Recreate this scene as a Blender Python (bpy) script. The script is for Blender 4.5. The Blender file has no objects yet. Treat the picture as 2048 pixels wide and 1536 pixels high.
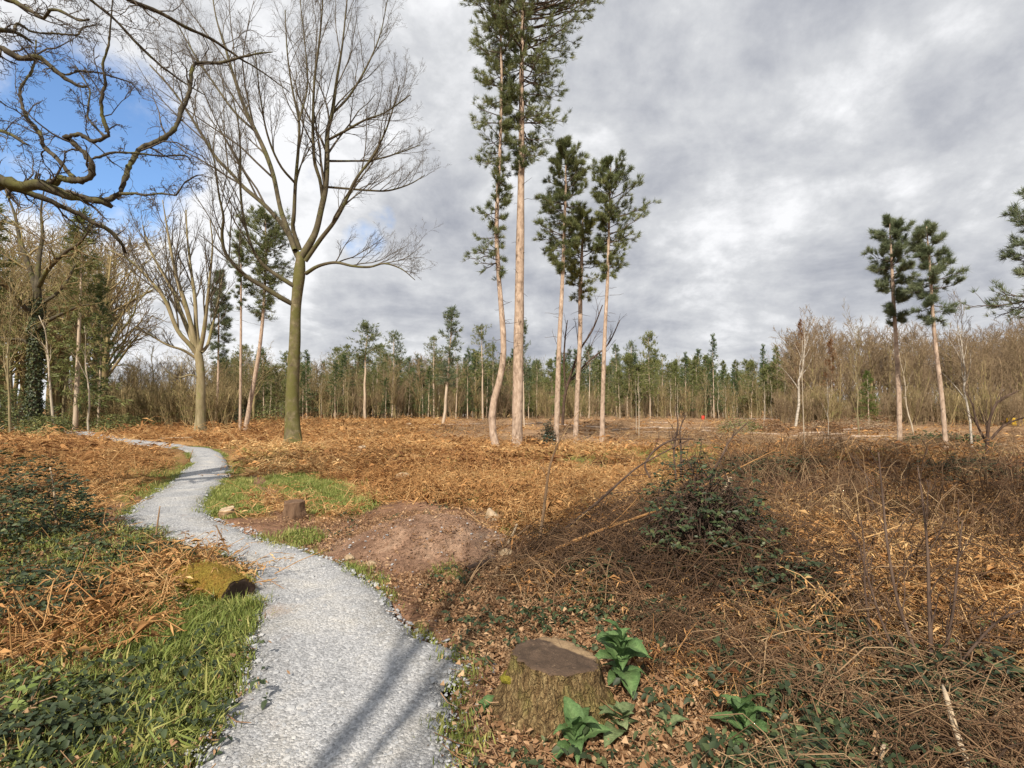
import bpy, math, random
import numpy as np
from mathutils import Vector

# ------------------------------------------------------------------ camera, world, sun, exposure
SC = bpy.context.scene
COL = SC.collection
CAM_H, TANP, F = 1.6, 47.0 / 1024.0, 1024.0          # eye height, tangent of the upward pitch, focal length in photo pixels
cam_d = bpy.data.cameras.new('camera')
cam_d.sensor_width, cam_d.lens = 36.0, 18.0
cam_d.clip_start, cam_d.clip_end = 0.05, 3000.0
cam = bpy.data.objects.new('camera', cam_d)
COL.objects.link(cam)
cam.location = (0, 0, CAM_H)
cam.rotation_euler = (math.radians(90) + math.atan(TANP), 0, 0)
SC.camera = cam

SUN_EL, SUN_AZ = math.radians(40), math.radians(15)  # sun stands behind the viewer, 15 degrees to the left
sun_d = bpy.data.lights.new('sun', 'SUN')
sun_d.energy, sun_d.angle, sun_d.color = 5.0, math.radians(0.6), (1.0, 0.90, 0.76)
sun = bpy.data.objects.new('sun', sun_d)
COL.objects.link(sun)
to_sun = Vector((-math.sin(SUN_AZ) * math.cos(SUN_EL), -math.cos(SUN_AZ) * math.cos(SUN_EL), math.sin(SUN_EL)))
sun.rotation_euler = to_sun.to_track_quat('Z', 'Y').to_euler()
sun.location = (-4, -14, 30)

SC.view_settings.view_transform = 'Standard'
SC.view_settings.look = 'None'
SC.view_settings.exposure = 0.5
SC.view_settings.gamma = 1.0
SC.view_settings.use_curve_mapping = False
SC.cycles.max_bounces = 4
SC.cycles.diffuse_bounces = 2
SC.cycles.glossy_bounces = 2
SC.cycles.transmission_bounces = 2
SC.cycles.transparent_max_bounces = 4
SC.cycles.use_denoising = True
SC.cycles.sample_clamp_indirect = 6.0

class NT:
    """tiny node-tree helper"""
    def __init__(s, tree):
        s.t = tree; s.n = tree.nodes; s.l = tree.links
    def node(s, typ, **kw):
        n = s.n.new(typ)
        for k, v in kw.items():
            setattr(n, k, v)
        return n
    def put(s, sock, v):
        if hasattr(v, 'is_linked') or isinstance(v, bpy.types.NodeSocket):
            s.l.new(v, sock)
        else:
            sock.default_value = v
    def math(s, op, a, b=None, c=None, clamp=False):
        n = s.node('ShaderNodeMath', operation=op, use_clamp=clamp)
        s.put(n.inputs[0], a)
        if b is not None: s.put(n.inputs[1], b)
        if c is not None: s.put(n.inputs[2], c)
        return n.outputs[0]
    def vmath(s, op, a, b=None):
        n = s.node('ShaderNodeVectorMath', operation=op)
        s.put(n.inputs[0], a)
        if b is not None: s.put(n.inputs[1], b)
        return n
    def noise(s, vec, scale, detail=4, rough=0.55, dist=0.0):
        n = s.node('ShaderNodeTexNoise')
        if vec is not None: s.put(n.inputs['Vector'], vec)
        n.inputs['Scale'].default_value = scale
        n.inputs['Detail'].default_value = detail
        n.inputs['Roughness'].default_value = rough
        n.inputs['Distortion'].default_value = dist
        return n
    def ramp(s, fac, stops, mode='LINEAR'):
        n = s.node('ShaderNodeValToRGB')
        s.put(n.inputs[0], fac)
        cr = n.color_ramp; cr.interpolation = mode
        while len(cr.elements) < len(stops): cr.elements.new(0.5)
        for e, (p, c) in zip(cr.elements, stops):
            e.position = p; e.color = (c[0], c[1], c[2], 1.0)
        return n.outputs[0]
    def mix(s, fac, a, b, blend='MIX'):
        n = s.node('ShaderNodeMix', data_type='RGBA', blend_type=blend)
        s.put(n.inputs[0], fac)
        for i, v in ((6, a), (7, b)):
            if isinstance(v, tuple): v = (v[0], v[1], v[2], 1.0)
            s.put(n.inputs[i], v)
        return n.outputs[2]
    def mapr(s, v, a, b, c=0.0, d=1.0, smooth=False):
        n = s.node('ShaderNodeMapRange', interpolation_type='SMOOTHSTEP' if smooth else 'LINEAR')
        s.put(n.inputs[0], v)
        for i, q in enumerate((a, b, c, d)): n.inputs[1 + i].default_value = q
        return n.outputs[0]

def ray(px, py):
    """direction of the view ray through a photo pixel, scaled so that Y = 1"""
    x, z = (px - 1024.0) / F, -(py - 768.0) / F
    cp = 1 / math.sqrt(1 + TANP * TANP); sp = TANP * cp
    dy = cp - sp * z; dz = sp + cp * z
    return (x / dy, 1.0, dz / dy)
def P(px, py, d):
    r = ray(px, py)
    return np.array((r[0] * d, d, CAM_H + r[2] * d))
def G(px, py):
    """point of the level ground under a photo pixel"""
    r = ray(px, py); d = -CAM_H / r[2]
    return np.array((r[0] * d, d, 0.0))
def unit(v):
    v = np.asarray(v, float); return v / np.linalg.norm(v)

# ---- cloudy spring sky: Nishita blue seen through gaps in a procedural cloud deck
world = bpy.data.worlds.new('World'); SC.world = world; world.use_nodes = True
w = NT(world.node_tree); w.n.clear()
wo = w.node('ShaderNodeOutputWorld'); bg = w.node('ShaderNodeBackground')
w.l.new(bg.outputs[0], wo.inputs[0])
sky = w.node('ShaderNodeTexSky', sky_type='NISHITA', sun_disc=False)
sky.sun_elevation = SUN_EL; sky.sun_rotation = math.radians(180) + SUN_AZ
sky.air_density, sky.dust_density, sky.ozone_density = 1.1, 0.1, 6.0
skyc = w.mix(1.0, sky.outputs[0], (0.15, 0.15, 0.15), 'MULTIPLY')
gen = w.node('ShaderNodeTexCoord').outputs['Generated']
sep = w.node('ShaderNodeSeparateXYZ'); w.l.new(gen, sep.inputs[0])
zc = w.math('ADD', w.math('MAXIMUM', sep.outputs[2], 0.0), 0.30)
com = w.node('ShaderNodeCombineXYZ')
w.l.new(w.math('DIVIDE', sep.outputs[0], zc), com.inputs[0])
w.l.new(w.math('DIVIDE', sep.outputs[1], zc), com.inputs[1])
pl = com.outputs[0]
big = w.noise(pl, 0.75, 4, 0.55, 0.3).outputs[0]
mid = w.noise(pl, 2.3, 7, 0.6, 0.25).outputs[0]
fine = w.noise(gen, 7.0, 6, 0.6, 0.2).outputs[0]
def lobe(px, py, width, power=1.0):
    """a soft region of the sky around the direction of a photo pixel"""
    d = unit(ray(px, py))
    dot = w.vmath('DOT_PRODUCT', gen, tuple(d)).outputs[1]
    return w.mapr(dot, math.cos(width), math.cos(width * 0.25), 0.0, power, True)
gap = lobe(190, 300, 0.21, 1.0)
for a in ((340, 320, 0.10, .85), (30, 290, 0.16, .95), (150, 190, .10, .6), (725, 480, 0.065, .75), (640, 365, 0.06, .6), (760, 440, .05, .6), (1015, 425, 0.035, .5), (745, 268, .05, .4), (420, 215, .06, .5)):
    gap = w.math('MAXIMUM', gap, lobe(*a))
wisp = w.math('ADD', w.math('MULTIPLY', fine, 0.75), w.math('MULTIPLY', mid, 0.45))
cov = w.math('SUBTRACT', w.math('ADD', w.math('MULTIPLY', wisp, 1.6), 0.25), w.math('MULTIPLY', gap, 1.0))
cov = w.mapr(cov, 0.16, 0.66, 0.0, 1.0, True)
# light and dark of the clouds: thick grey towards the right of the view, brighter to the left
lit = w.math('ADD', w.math('MULTIPLY', big, 0.45), w.math('MULTIPLY', mid, 0.75))
lit = w.math('ADD', lit, w.math('SUBTRACT', w.math('MULTIPLY', fine, 0.42), 0.10))
lit = w.math('ADD', lit, w.math('MULTIPLY', w.math('SUBTRACT', w.noise(pl, 5.0, 6, 0.6, 0.2).outputs[0], 0.5), 0.30))
lit = w.math('SUBTRACT', lit, w.math('MULTIPLY', sep.outputs[0], 0.07))
lit = w.math('SUBTRACT', lit, lobe(1000, 650, 0.40, 0.13))
lit = w.math('SUBTRACT', lit, lobe(1500, 160, 0.30, 0.05))
lit = w.math('ADD', lit, lobe(330, 500, 0.45, 0.05))
cl = w.ramp(lit, [(0.42, (0.25, 0.265, 0.31)), (0.56, (0.37, 0.382, 0.415)), (0.68, (0.49, 0.50, 0.52)), (0.80, (0.69, 0.695, 0.71))])
w.l.new(w.mix(cov, skyc, cl), bg.inputs[0])
bg.inputs[1].default_value = 1.0
world.cycles.sampling_method = 'MANUAL'; world.cycles.sample_map_resolution = 256

# ------------------------------------------------------------------ numpy helpers
def hash2(ix, iy, seed):
    h = (ix.astype(np.int64) * 374761393 + iy.astype(np.int64) * 668265263 + seed * 974711) & 0xFFFFFFFF
    h = ((h ^ (h >> 13)) * 1274126177) & 0xFFFFFFFF
    return ((h ^ (h >> 16)) & 0xFFFFFF) / float(0xFFFFFF)
def vnoise(x, y, seed=0):
    x = np.asarray(x, float); y = np.asarray(y, float)
    ix, iy = np.floor(x), np.floor(y)
    fx, fy = x - ix, y - iy
    fx = fx * fx * (3 - 2 * fx); fy = fy * fy * (3 - 2 * fy)
    a, b = hash2(ix, iy, seed), hash2(ix + 1, iy, seed)
    c, d = hash2(ix, iy + 1, seed), hash2(ix + 1, iy + 1, seed)
    return (a * (1 - fx) + b * fx) * (1 - fy) + (c * (1 - fx) + d * fx) * fy
def fbm(x, y, seed=0, o=4):
    s = 0; a = 0.5; n = 0
    for k in range(o):
        s = s + a * vnoise(np.asarray(x) * 2 ** k, np.asarray(y) * 2 ** k, seed + k * 17); n += a; a *= 0.5
    return s / n
def pip(x, y, poly):
    """points inside a polygon"""
    x = np.asarray(x, float); y = np.asarray(y, float)
    r = np.zeros(x.shape, bool); n = len(poly)
    for i in range(n):
        x1, y1 = poly[i][:2]; x2, y2 = poly[(i + 1) % n][:2]
        if y1 == y2: continue
        c = ((y1 > y) != (y2 > y)) & (x < (x2 - x1) * (y - y1) / (y2 - y1) + x1)
        r ^= c
    return r
def sstep(a, b, v):
    t = np.clip((v - a) / (b - a), 0, 1); return t * t * (3 - 2 * t)
def norm(v):
    return v / np.maximum(np.linalg.norm(v, axis=-1, keepdims=True), 1e-9)
def catmull(pts, n, ang=0.0):
    """n points along a Catmull-Rom curve through pts (k, m)"""
    p = np.asarray(pts, float)
    if len(p) == 2:
        t = np.linspace(0, 1, n)[:, None]; return p[0] * (1 - t) + p[1] * t
    e = np.vstack([2 * p[0] - p[1], p, 2 * p[-1] - p[-2]])
    seg = np.linalg.norm(np.diff(p[:, :3], axis=0), axis=1) + 1e-6
    cum = np.concatenate([[0], np.cumsum(seg)])
    u = np.linspace(0, cum[-1], n)
    k = np.clip(np.searchsorted(cum, u, 'right') - 1, 0, len(p) - 2)
    t = ((u - cum[k]) / seg[k])[:, None]
    a, b, c, d = e[k], e[k + 1], e[k + 2], e[k + 3]
    sm = 0.5 * (2 * b + (c - a) * t + (2 * a - 5 * b + 4 * c - d) * t ** 2 + (3 * b - a - 3 * c + d) * t ** 3)
    return sm * (1 - ang) + (b * (1 - t) + c * t) * ang

class Geo:
    """collects vertices, quads, triangles and a per-vertex tone, then makes one mesh"""
    def __init__(s):
        s.v = []; s.q = []; s.t = []; s.tone = []; s.n = 0
    def add(s, v, quads=None, tris=None, tone=0.5):
        v = np.asarray(v, float).reshape(-1, 3)
        if quads is not None and len(quads): s.q.append(np.asarray(quads, np.int64).reshape(-1, 4) + s.n)
        if tris is not None and len(tris): s.t.append(np.asarray(tris, np.int64).reshape(-1, 3) + s.n)
        s.tone.append(np.broadcast_to(np.asarray(tone, float), (len(v),)).copy())
        s.v.append(v); s.n += len(v)
        return s
    def mesh(s, name, mat, smooth=True, col=None):
        me = bpy.data.meshes.new(name)
        V = np.vstack(s.v) if s.v else np.zeros((0, 3))
        Q = np.vstack(s.q) if s.q else np.zeros((0, 4), np.int64)
        T = np.vstack(s.t) if s.t else np.zeros((0, 3), np.int64)
        me.vertices.add(len(V)); me.vertices.foreach_set('co', V.astype(np.float32).ravel())
        nl = Q.size + T.size
        me.loops.add(nl); me.loops.foreach_set('vertex_index', np.concatenate([Q.ravel(), T.ravel()]).astype(np.int32))
        me.polygons.add(len(Q) + len(T))
        ls = np.concatenate([np.arange(len(Q)) * 4, Q.size + np.arange(len(T)) * 3]).astype(np.int32)
        me.polygons.foreach_set('loop_start', ls)
        if smooth: me.polygons.foreach_set('use_smooth', np.ones(len(Q) + len(T), bool))
        at = me.attributes.new('tone', 'FLOAT', 'POINT')
        at.data.foreach_set('value', np.concatenate(s.tone).astype(np.float32))
        if col is not None:
            ca = me.attributes.new('col', 'FLOAT_COLOR', 'POINT')
            ca.data.foreach_set('color', np.hstack([col, np.ones((len(col), 1))]).astype(np.float32).ravel())
        me.update(calc_edges=True); me.validate()
        me.materials.append(mat)
        return me

MANY = ('twigs', 'branches', 'crown', 'leaves', 'stems', 'ivy')      # parts made of pieces too many and small to pick apart
def obj(name, me, parent=None, loc=(0, 0, 0), rot=(0, 0, 0), scale=(1, 1, 1)):
    o = bpy.data.objects.new(name, me); COL.objects.link(o)
    if parent is not None and name in MANY: o['kind'] = 'stuff'
    if parent is not None: o.parent = parent
    o.location = loc; o.rotation_euler = rot; o.scale = scale
    return o
def tag(o, label=None, cat=None, group=None, kind=None):
    if label: o['label'] = label
    if cat: o['category'] = cat
    if group: o['group'] = group
    if kind: o['kind'] = kind
    return o
def thing(name, loc, label, cat, group=None, rz=0):
    o = bpy.data.objects.new(name, None); COL.objects.link(o)
    o.empty_display_size = 0.3
    o.location = tuple(loc); o.rotation_euler = (0, 0, rz)
    return tag(o, label, cat, group)
def copy_tree(root, loc, rz=0.0, sc=(1, 1, 1), label=None, group=None):
    r = root.copy(); COL.objects.link(r)
    r.location = tuple(loc); r.rotation_euler = (0, 0, rz); r.scale = sc
    if label: r['label'] = label
    if group: r['group'] = group
    for ch in list(root.children):
        c = ch.copy(); COL.objects.link(c); c.parent = r
        for g in list(ch.children):
            d = g.copy(); COL.objects.link(d); d.parent = c
    return r

def tubes(geo, pts, rad, sides=5, tone=0.5, cap=True, flare=None):
    """pts (K, n, 3), rad (K, n): a batch of tapered tubes with the same number of rings"""
    pts = np.asarray(pts, float); rad = np.asarray(rad, float)
    if pts.ndim == 2: pts = pts[None]; rad = rad[None]
    K, n, _ = pts.shape
    if K == 0: return
    tan = norm(np.gradient(pts, axis=1))
    m = norm(pts[:, -1] - pts[:, 0])
    ref = np.where(np.abs(m[:, 2:3]) < 0.8, np.array([[0, 0, 1.0]]), np.array([[0, 1.0, 0.0]]))
    a = norm(np.cross(tan, ref[:, None, :])); b = np.cross(tan, a)
    th = np.arange(sides) * 2 * math.pi / sides
    ring = a[:, :, None, :] * np.cos(th)[None, None, :, None] + b[:, :, None, :] * np.sin(th)[None, None, :, None]
    r = rad[:, :, None] * (np.ones((K, n, sides)) if flare is None else flare)
    v = pts[:, :, None, :] + ring * r[..., None]
    idx = np.arange(K * n * sides).reshape(K, n, sides)
    i0 = idx[:, :-1]; i1 = idx[:, 1:]
    q = np.stack([i0, np.roll(i0, -1, 2), np.roll(i1, -1, 2), i1], -1).reshape(-1, 4)
    tn = np.broadcast_to(np.asarray(tone, float).reshape(-1, 1, 1), (K, n, sides)).reshape(-1) if np.ndim(tone) else tone
    tris = None
    if cap and sides >= 3:
        e = idx[:, -1]; tris = np.stack([np.stack([e[:, 0], e[:, j], e[:, j + 1]], -1) for j in range(1, sides - 1)], 1).reshape(-1, 3)
    geo.add(v.reshape(-1, 3), q, tris, tn)

def grow(rng, pts, rad, m, t0, t1, ln, spread, up, wig, n, rr=0.55, tip=0.35, curl=0.0, lenfall=0.5, side=None):
    """children of a batch of branches: m per parent between t0 and t1; returns pts, rad and parent tangents"""
    K, N, _ = pts.shape
    par = np.repeat(np.arange(K), m)
    t = (np.tile(np.arange(m), K) + rng.random(K * m)) / m * (t1 - t0) + t0
    f = t * (N - 1); i = np.clip(f.astype(int), 0, N - 2); u = (f - i)[:, None]
    p0 = pts[par, i] * (1 - u) + pts[par, i + 1] * u
    r0 = rad[par, i] * (1 - u[:, 0]) + rad[par, i + 1] * u[:, 0]
    tan = norm(pts[par, i + 1] - pts[par, i])
    rnd = rng.normal(size=(K * m, 3)); perp = norm(rnd - (rnd * tan).sum(1, keepdims=True) * tan)
    if side is not None: perp = norm(perp * side)
    d = norm(tan * np.cos(spread) + perp * np.sin(spread) + np.array([0, 0, up]))
    L = np.linalg.norm(np.diff(pts, axis=1), axis=2).sum(1)[par] if np.isscalar(ln) else None
    L = (L * ln if L is not None else np.asarray(ln)[par]) * (1 - lenfall * t) * rng.uniform(0.6, 1.25, K * m)
    out = np.zeros((K * m, n, 3)); out[:, 0] = p0
    cur = d; step = (L / (n - 1))[:, None]
    for k in range(1, n):
        cur = norm(cur + rng.normal(size=(K * m, 3)) * wig + np.array([0, 0, curl]))
        out[:, k] = out[:, k - 1] + cur * step
    s = np.linspace(0, 1, n)[None]
    rr_ = np.maximum((r0 * rr)[:, None] * (1 - (1 - tip) * s), 0.0025)
    return out, rr_

def leaf_batch(geo, rng, p, d, up, ln, wd, fold=0.25, bend=0.2, tone=None):
    """folded ovate leaves at p pointing along d: 7 vertices, 6 triangles each"""
    K = len(p)
    d = norm(d); s = norm(np.cross(d, up)); u = np.cross(s, d)
    ln = np.broadcast_to(ln, (K,))[:, None]; wd = np.broadcast_to(wd, (K,))[:, None]
    b = bend * ln
    v = np.stack([p,
                  p + d * ln * .33 + s * wd * .5 + u * wd * fold,
                  p + d * ln * .33 - u * b * .1,
                  p + d * ln * .33 - s * wd * .5 + u * wd * fold,
                  p + d * ln * .7 + s * wd * .36 + u * (wd * fold * .7 - b * .45),
                  p + d * ln * .7 - s * wd * .36 + u * (wd * fold * .7 - b * .45),
                  p + d * ln - u * b], 1)
    base = np.arange(K)[:, None] * 7
    f = np.array([[0, 1, 2], [0, 2, 3], [1, 4, 2], [2, 5, 3], [4, 6, 2], [2, 6, 5]])
    tn = rng.random(K) if tone is None else tone
    geo.add(v.reshape(-1, 3), None, (base[:, None, :] + f[None]).reshape(-1, 3), np.repeat(tn, 7))

def needles(geo, rng, p, d, k, ln, wd, spread=0.75, tone=None):
    """tufts: k thin needle triangles at each p around direction d"""
    K = len(p); d = norm(d)
    dd = norm(np.repeat(d, k, 0) + rng.normal(size=(K * k, 3)) * spread)
    pp = np.repeat(p, k, 0) + rng.normal(size=(K * k, 3)) * (ln * 0.12)
    s = norm(np.cross(dd, rng.normal(size=(K * k, 3))))
    L = ln * rng.uniform(.7, 1.2, (K * k, 1)); W = wd * .5
    v = np.stack([pp - s * W, pp + s * W, pp + dd * L], 1)
    tn = np.repeat(rng.random(K) if tone is None else tone, k)
    geo.add(v.reshape(-1, 3), None, np.arange(K * k * 3).reshape(-1, 3), np.repeat(np.clip(tn + rng.normal(size=K * k) * .08, 0, 1), 3))

# ------------------------------------------------------------------ materials
def material(name, rough=0.85, spec=0.25):
    m = bpy.data.materials.new(name); m.use_nodes = True
    t = NT(m.node_tree); b = t.n['Principled BSDF']
    b.inputs['Roughness'].default_value = rough
    b.inputs['Specular IOR Level'].default_value = spec
    return m, t, b
def bump(t, b, h, strength=0.5, dist=0.02):
    n = t.node('ShaderNodeBump'); n.inputs['Strength'].default_value = strength; n.inputs['Distance'].default_value = dist
    t.l.new(h, n.inputs['Height']); t.l.new(n.outputs[0], b.inputs['Normal'])
def attr(t, name, typ='GEOMETRY'):
    n = t.node('ShaderNodeAttribute', attribute_name=name, attribute_type=typ); return n
def bark_mat(name, dark, midc, light, scale=6.0, stretch=0.22, moss=None, moss_amt=0.0, bumpd=0.02, bands=0.0, fleck=0.0):
    m, t, b = material(name, 0.9, 0.15)
    oc = t.node('ShaderNodeTexCoord').outputs['Object']
    mp = t.node('ShaderNodeMapping'); mp.inputs['Scale'].default_value = (1, 1, stretch); t.l.new(oc, mp.inputs[0])
    n1 = t.noise(mp.outputs[0], scale, 6, .65, .3).outputs[0]
    n2 = t.noise(oc, scale * .25, 4, .6).outputs[0]
    c = t.ramp(n1, [(.3, dark), (.5, midc), (.68, light)])
    c = t.mix(t.mapr(n2, .35, .65, 0, .55), c, midc)
    if fleck:
        vo = t.node('ShaderNodeTexVoronoi'); mp2 = t.node('ShaderNodeMapping'); mp2.inputs['Scale'].default_value = (1, 1, .45)
        t.l.new(oc, mp2.inputs[0]); t.l.new(mp2.outputs[0], vo.inputs['Vector']); vo.inputs['Scale'].default_value = 5.0
        c = t.mix(t.mapr(vo.outputs['Distance'], .05, .22, fleck, 0), c, dark)
    if moss is not None:
        n3 = t.noise(oc, 2.2, 5, .6).outputs[0]
        c = t.mix(t.mapr(n3, .62 - moss_amt * .3, .78 - moss_amt * .3, 0, .85), c, moss)
    t.l.new(c, b.inputs['Base Color'])
    bump(t, b, n1, .7, bumpd)
    return m
def leaf_mat(name, stops, rough=.55, spec=.3, trans=0.25, inst=False):
    m, t, b = material(name, rough, spec)
    a = attr(t, 'tone').outputs['Fac']
    if inst:
        ri = t.node('ShaderNodeObjectInfo').outputs['Random']
        a = t.math('ADD', t.math('MULTIPLY', a, .6), t.math('MULTIPLY', ri, .4))
    c = t.ramp(a, stops)
    t.l.new(c, b.inputs['Base Color'])
    if trans:
        tr = t.node('ShaderNodeBsdfTranslucent'); t.l.new(c, tr.inputs[0])
        mx = t.node('ShaderNodeMixShader'); mx.inputs[0].default_value = trans
        t.l.new(b.outputs[0], mx.inputs[1]); t.l.new(tr.outputs[0], mx.inputs[2])
        t.l.new(mx.outputs[0], t.n['Material Output'].inputs[0])
    return m

M = {}
M['pine_bark'] = bark_mat('pine_bark', (.10, .070, .05), (.35, .262, .20), (.51, .41, .325), 9, .45, bumpd=.03, fleck=.8)
M['pine_bark_far'] = bark_mat('pine_bark_far', (.20, .155, .115), (.40, .32, .24), (.54, .45, .36), 3, .2)
M['beech_bark'] = bark_mat('beech_bark', (.05, .040, .024), (.125, .105, .06), (.25, .215, .135), 4.5, .8, (.10, .098, .03), .75, .02)
M['beech_limb_shaded'] = bark_mat('beech_limb_shaded', (.04, .034, .024), (.085, .072, .046), (.14, .12, .078), 3.0, .7, (.10, .10, .04), .4, .01)  # beech bark darkened for the limbs, crown shade put into the colour
M['pine_branch'] = bark_mat('pine_branch', (.035, .028, .022), (.085, .065, .05), (.15, .12, .09), 6, .4)
M['beech_twig'] = bark_mat('beech_twig', (.05, .042, .032), (.095, .08, .06), (.14, .12, .09), 4, .5)
M['oak_bark'] = bark_mat('oak_bark', (.022, .019, .015), (.058, .049, .034), (.13, .112, .075), 11, .3, (.11, .11, .035), .4, .03)
M['oak_twig'] = bark_mat('oak_twig', (.05, .04, .035), (.09, .075, .06), (.14, .12, .10), 9, .3)
M['young_bark'] = bark_mat('young_bark', (.11, .09, .05), (.215, .18, .105), (.33, .285, .19), 3, .3, (.16, .16, .06), .35)
M['grey_wood'] = bark_mat('grey_wood', (.18, .15, .11), (.36, .31, .24), (.52, .47, .39), 5, .2)
M['birch_bark'] = bark_mat('birch_bark', (.08, .065, .055), (.34, .305, .255), (.50, .46, .41), 4, 1.6, fleck=.7)
M['thicket'] = bark_mat('thicket', (.11, .08, .042), (.235, .18, .095), (.36, .285, .155), 2, .3, (.17, .17, .055), .4)
M['russet_twig'] = bark_mat('russet_twig', (.11, .078, .046), (.205, .15, .092), (.31, .24, .16), 2, .3)
M['peeled_log'] = bark_mat('peeled_log', (.22, .165, .125), (.42, .335, .27), (.56, .47, .40), 4, .4)
M['needle'] = leaf_mat('needle', [(0, (.055, .080, .036)), (.5, (.125, .155, .066)), (1, (.25, .26, .105))], .5, .3, .3)
M['needle_olive'] = leaf_mat('needle_olive', [(0, (.07, .088, .030)), (.5, (.155, .175, .06)), (1, (.29, .28, .10))], .5, .3, .3)
M['needle_blue'] = leaf_mat('needle_blue', [(0, (.06, .085, .05)), (.5, (.125, .16, .088)), (1, (.23, .25, .14))], .5, .3, .3)
M['needle_spruce'] = leaf_mat('needle_spruce', [(0, (.035, .06, .026)), (.5, (.08, .12, .044)), (1, (.17, .20, .07))], .5, .3, .3)
M['needle_bright'] = leaf_mat('needle_bright', [(0, (.05, .08, .015)), (.5, (.10, .14, .03)), (1, (.17, .20, .05))], .5, .3, .25)
M['needle_dead'] = leaf_mat('needle_dead', [(0, (.10, .05, .02)), (.5, (.19, .10, .05)), (1, (.28, .17, .08))], .7, .2, .2)
M['bramble_leaf'] = leaf_mat('bramble_leaf', [(0, (.016, .028, .014)), (.5, (.035, .052, .025)), (.75, (.07, .09, .038)), (.9, (.12, .14, .055)), (1, (.20, .12, .05))], .55, .3, .15)
M['bramble_lime'] = leaf_mat('bramble_lime', [(0, (.10, .15, .03)), (1, (.26, .32, .10))], .5, .35, .3)
M['ivy_leaf'] = leaf_mat('ivy_leaf', [(0, (.015, .026, .012)), (.6, (.04, .058, .022)), (1, (.10, .11, .035))], .5, .35, .1)
M['holly_leaf'] = leaf_mat('holly_leaf', [(0, (.008, .018, .010)), (.6, (.022, .040, .022)), (1, (.07, .10, .06))], .3, .5, .05)
M['foxglove_leaf'] = leaf_mat('foxglove_leaf', [(0, (.06, .115, .042)), (.5, (.115, .20, .07)), (1, (.22, .30, .13))], .6, .3, .3)
M['foxglove_grey'] = leaf_mat('foxglove_grey', [(0, (.10, .14, .06)), (.5, (.19, .24, .11)), (1, (.28, .32, .17))], .6, .3, .25)
M['old_stump'] = bark_mat('old_stump', (.055, .034, .022), (.13, .08, .05), (.22, .145, .095), 14, .3)
M['stem'] = bark_mat('stem', (.10, .06, .035), (.22, .14, .08), (.36, .26, .17), 8, .3)
M['dark_stem'] = bark_mat('dark_stem', (.035, .025, .02), (.075, .05, .038), (.14, .10, .075), 8, .3)
M['pale_stick'] = bark_mat('pale_stick', (.22, .16, .10), (.40, .31, .21), (.56, .47, .36), 8, .3)
M['orange_stick'] = bark_mat('orange_stick', (.12, .06, .025), (.25, .135, .055), (.36, .22, .10), 8, .25)

for k_ in ('foxglove_leaf', 'foxglove_grey'):                 # puckered, veined leaf surface
    t = NT(M[k_].node_tree); b = t.n['Principled BSDF']; oc = t.node('ShaderNodeTexCoord').outputs['Object']
    vo = t.node('ShaderNodeTexVoronoi', feature='DISTANCE_TO_EDGE'); t.l.new(oc, vo.inputs['Vector']); vo.inputs['Scale'].default_value = 16
    n1 = t.noise(oc, 9, 5, .6).outputs[0]
    src = b.inputs['Base Color'].links[0].from_socket
    t.l.new(t.mix(1.0, src, t.mapr(n1, .3, .7, .65, 1.35), 'MULTIPLY'), b.inputs['Base Color'])
    bump(t, b, t.math('ADD', t.mapr(vo.outputs[0], 0, .2, 0, .4), n1), .35, .015)
# ------------------------------------------------------------------ terrain
PATH_L = [(388, 1536), (410, 1478), (455, 1420), (470, 1341), (489, 1278), (503, 1240), (506, 1200), (497, 1142), (455, 1112), (380, 1095), (312, 1082),
          (262, 1062), (252, 1045), (272, 1012), (300, 995), (332, 972), (360, 950), (382, 930), (374, 915), (348, 905), (306, 895), (215, 884), (110, 866), (-60, 859)]
PATH_R = [(920, 1536), (908, 1450), (915, 1376), (908, 1322), (842, 1276), (800, 1240), (765, 1195), (719, 1152), (623, 1111), (545, 1092), (492, 1067),
          (442, 1051), (412, 1036), (411, 1010), (425, 987), (447, 960), (460, 940), (447, 918), (414, 906), (382, 899), (352, 889), (250, 879), (150, 861), (-40, 853)]
pl_w = np.vstack([[(-1.75, -8, 0), (-1.66, -4, 0), (-1.58, -1, 0), (-1.50, .8, 0), (-1.46, 1.6, 0), (-1.43, 2.0, 0)], [G(*p) for p in PATH_L]])
pr_w = np.vstack([[(-.35, -8, 0), (-.32, -4, 0), (-.30, -1, 0), (-.26, .8, 0), (-.24, 1.6, 0), (-.235, 2.0, 0)], [G(*p) for p in PATH_R]])
NR = 420
def loft(a, b, n):
    """resample both path edges with the same key spacing"""
    mid = (a + b) / 2
    both = np.hstack([mid, a, b])
    r = catmull(both, n)
    return r[:, 3:6], r[:, 6:9]
# denser rows near the viewer
pl_c, pr_c = loft(pl_w, pr_w, 1600)
_d = np.hypot(pl_c[:, 0] + pr_c[:, 0], pl_c[:, 1] + pr_c[:, 1]) / 2
_wt = np.concatenate([[0], np.cumsum(np.linalg.norm(np.diff((pl_c + pr_c) / 2, axis=0), axis=1) / np.maximum(_d[1:], 2))])
_ui = np.interp(np.linspace(0, _wt[-1], NR), _wt, np.arange(1600))
def _at(a): return np.stack([np.interp(_ui, np.arange(1600), a[:, k]) for k in range(3)], 1)
pl_r, pr_r = _at(pl_c), _at(pr_c)
PATH_POLY = np.vstack([pl_r, pr_r[::-1]])[:, :2]
PATH_COARSE = np.vstack([pl_c[::12], pr_c[::-1][::12]])[:, :2]

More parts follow.
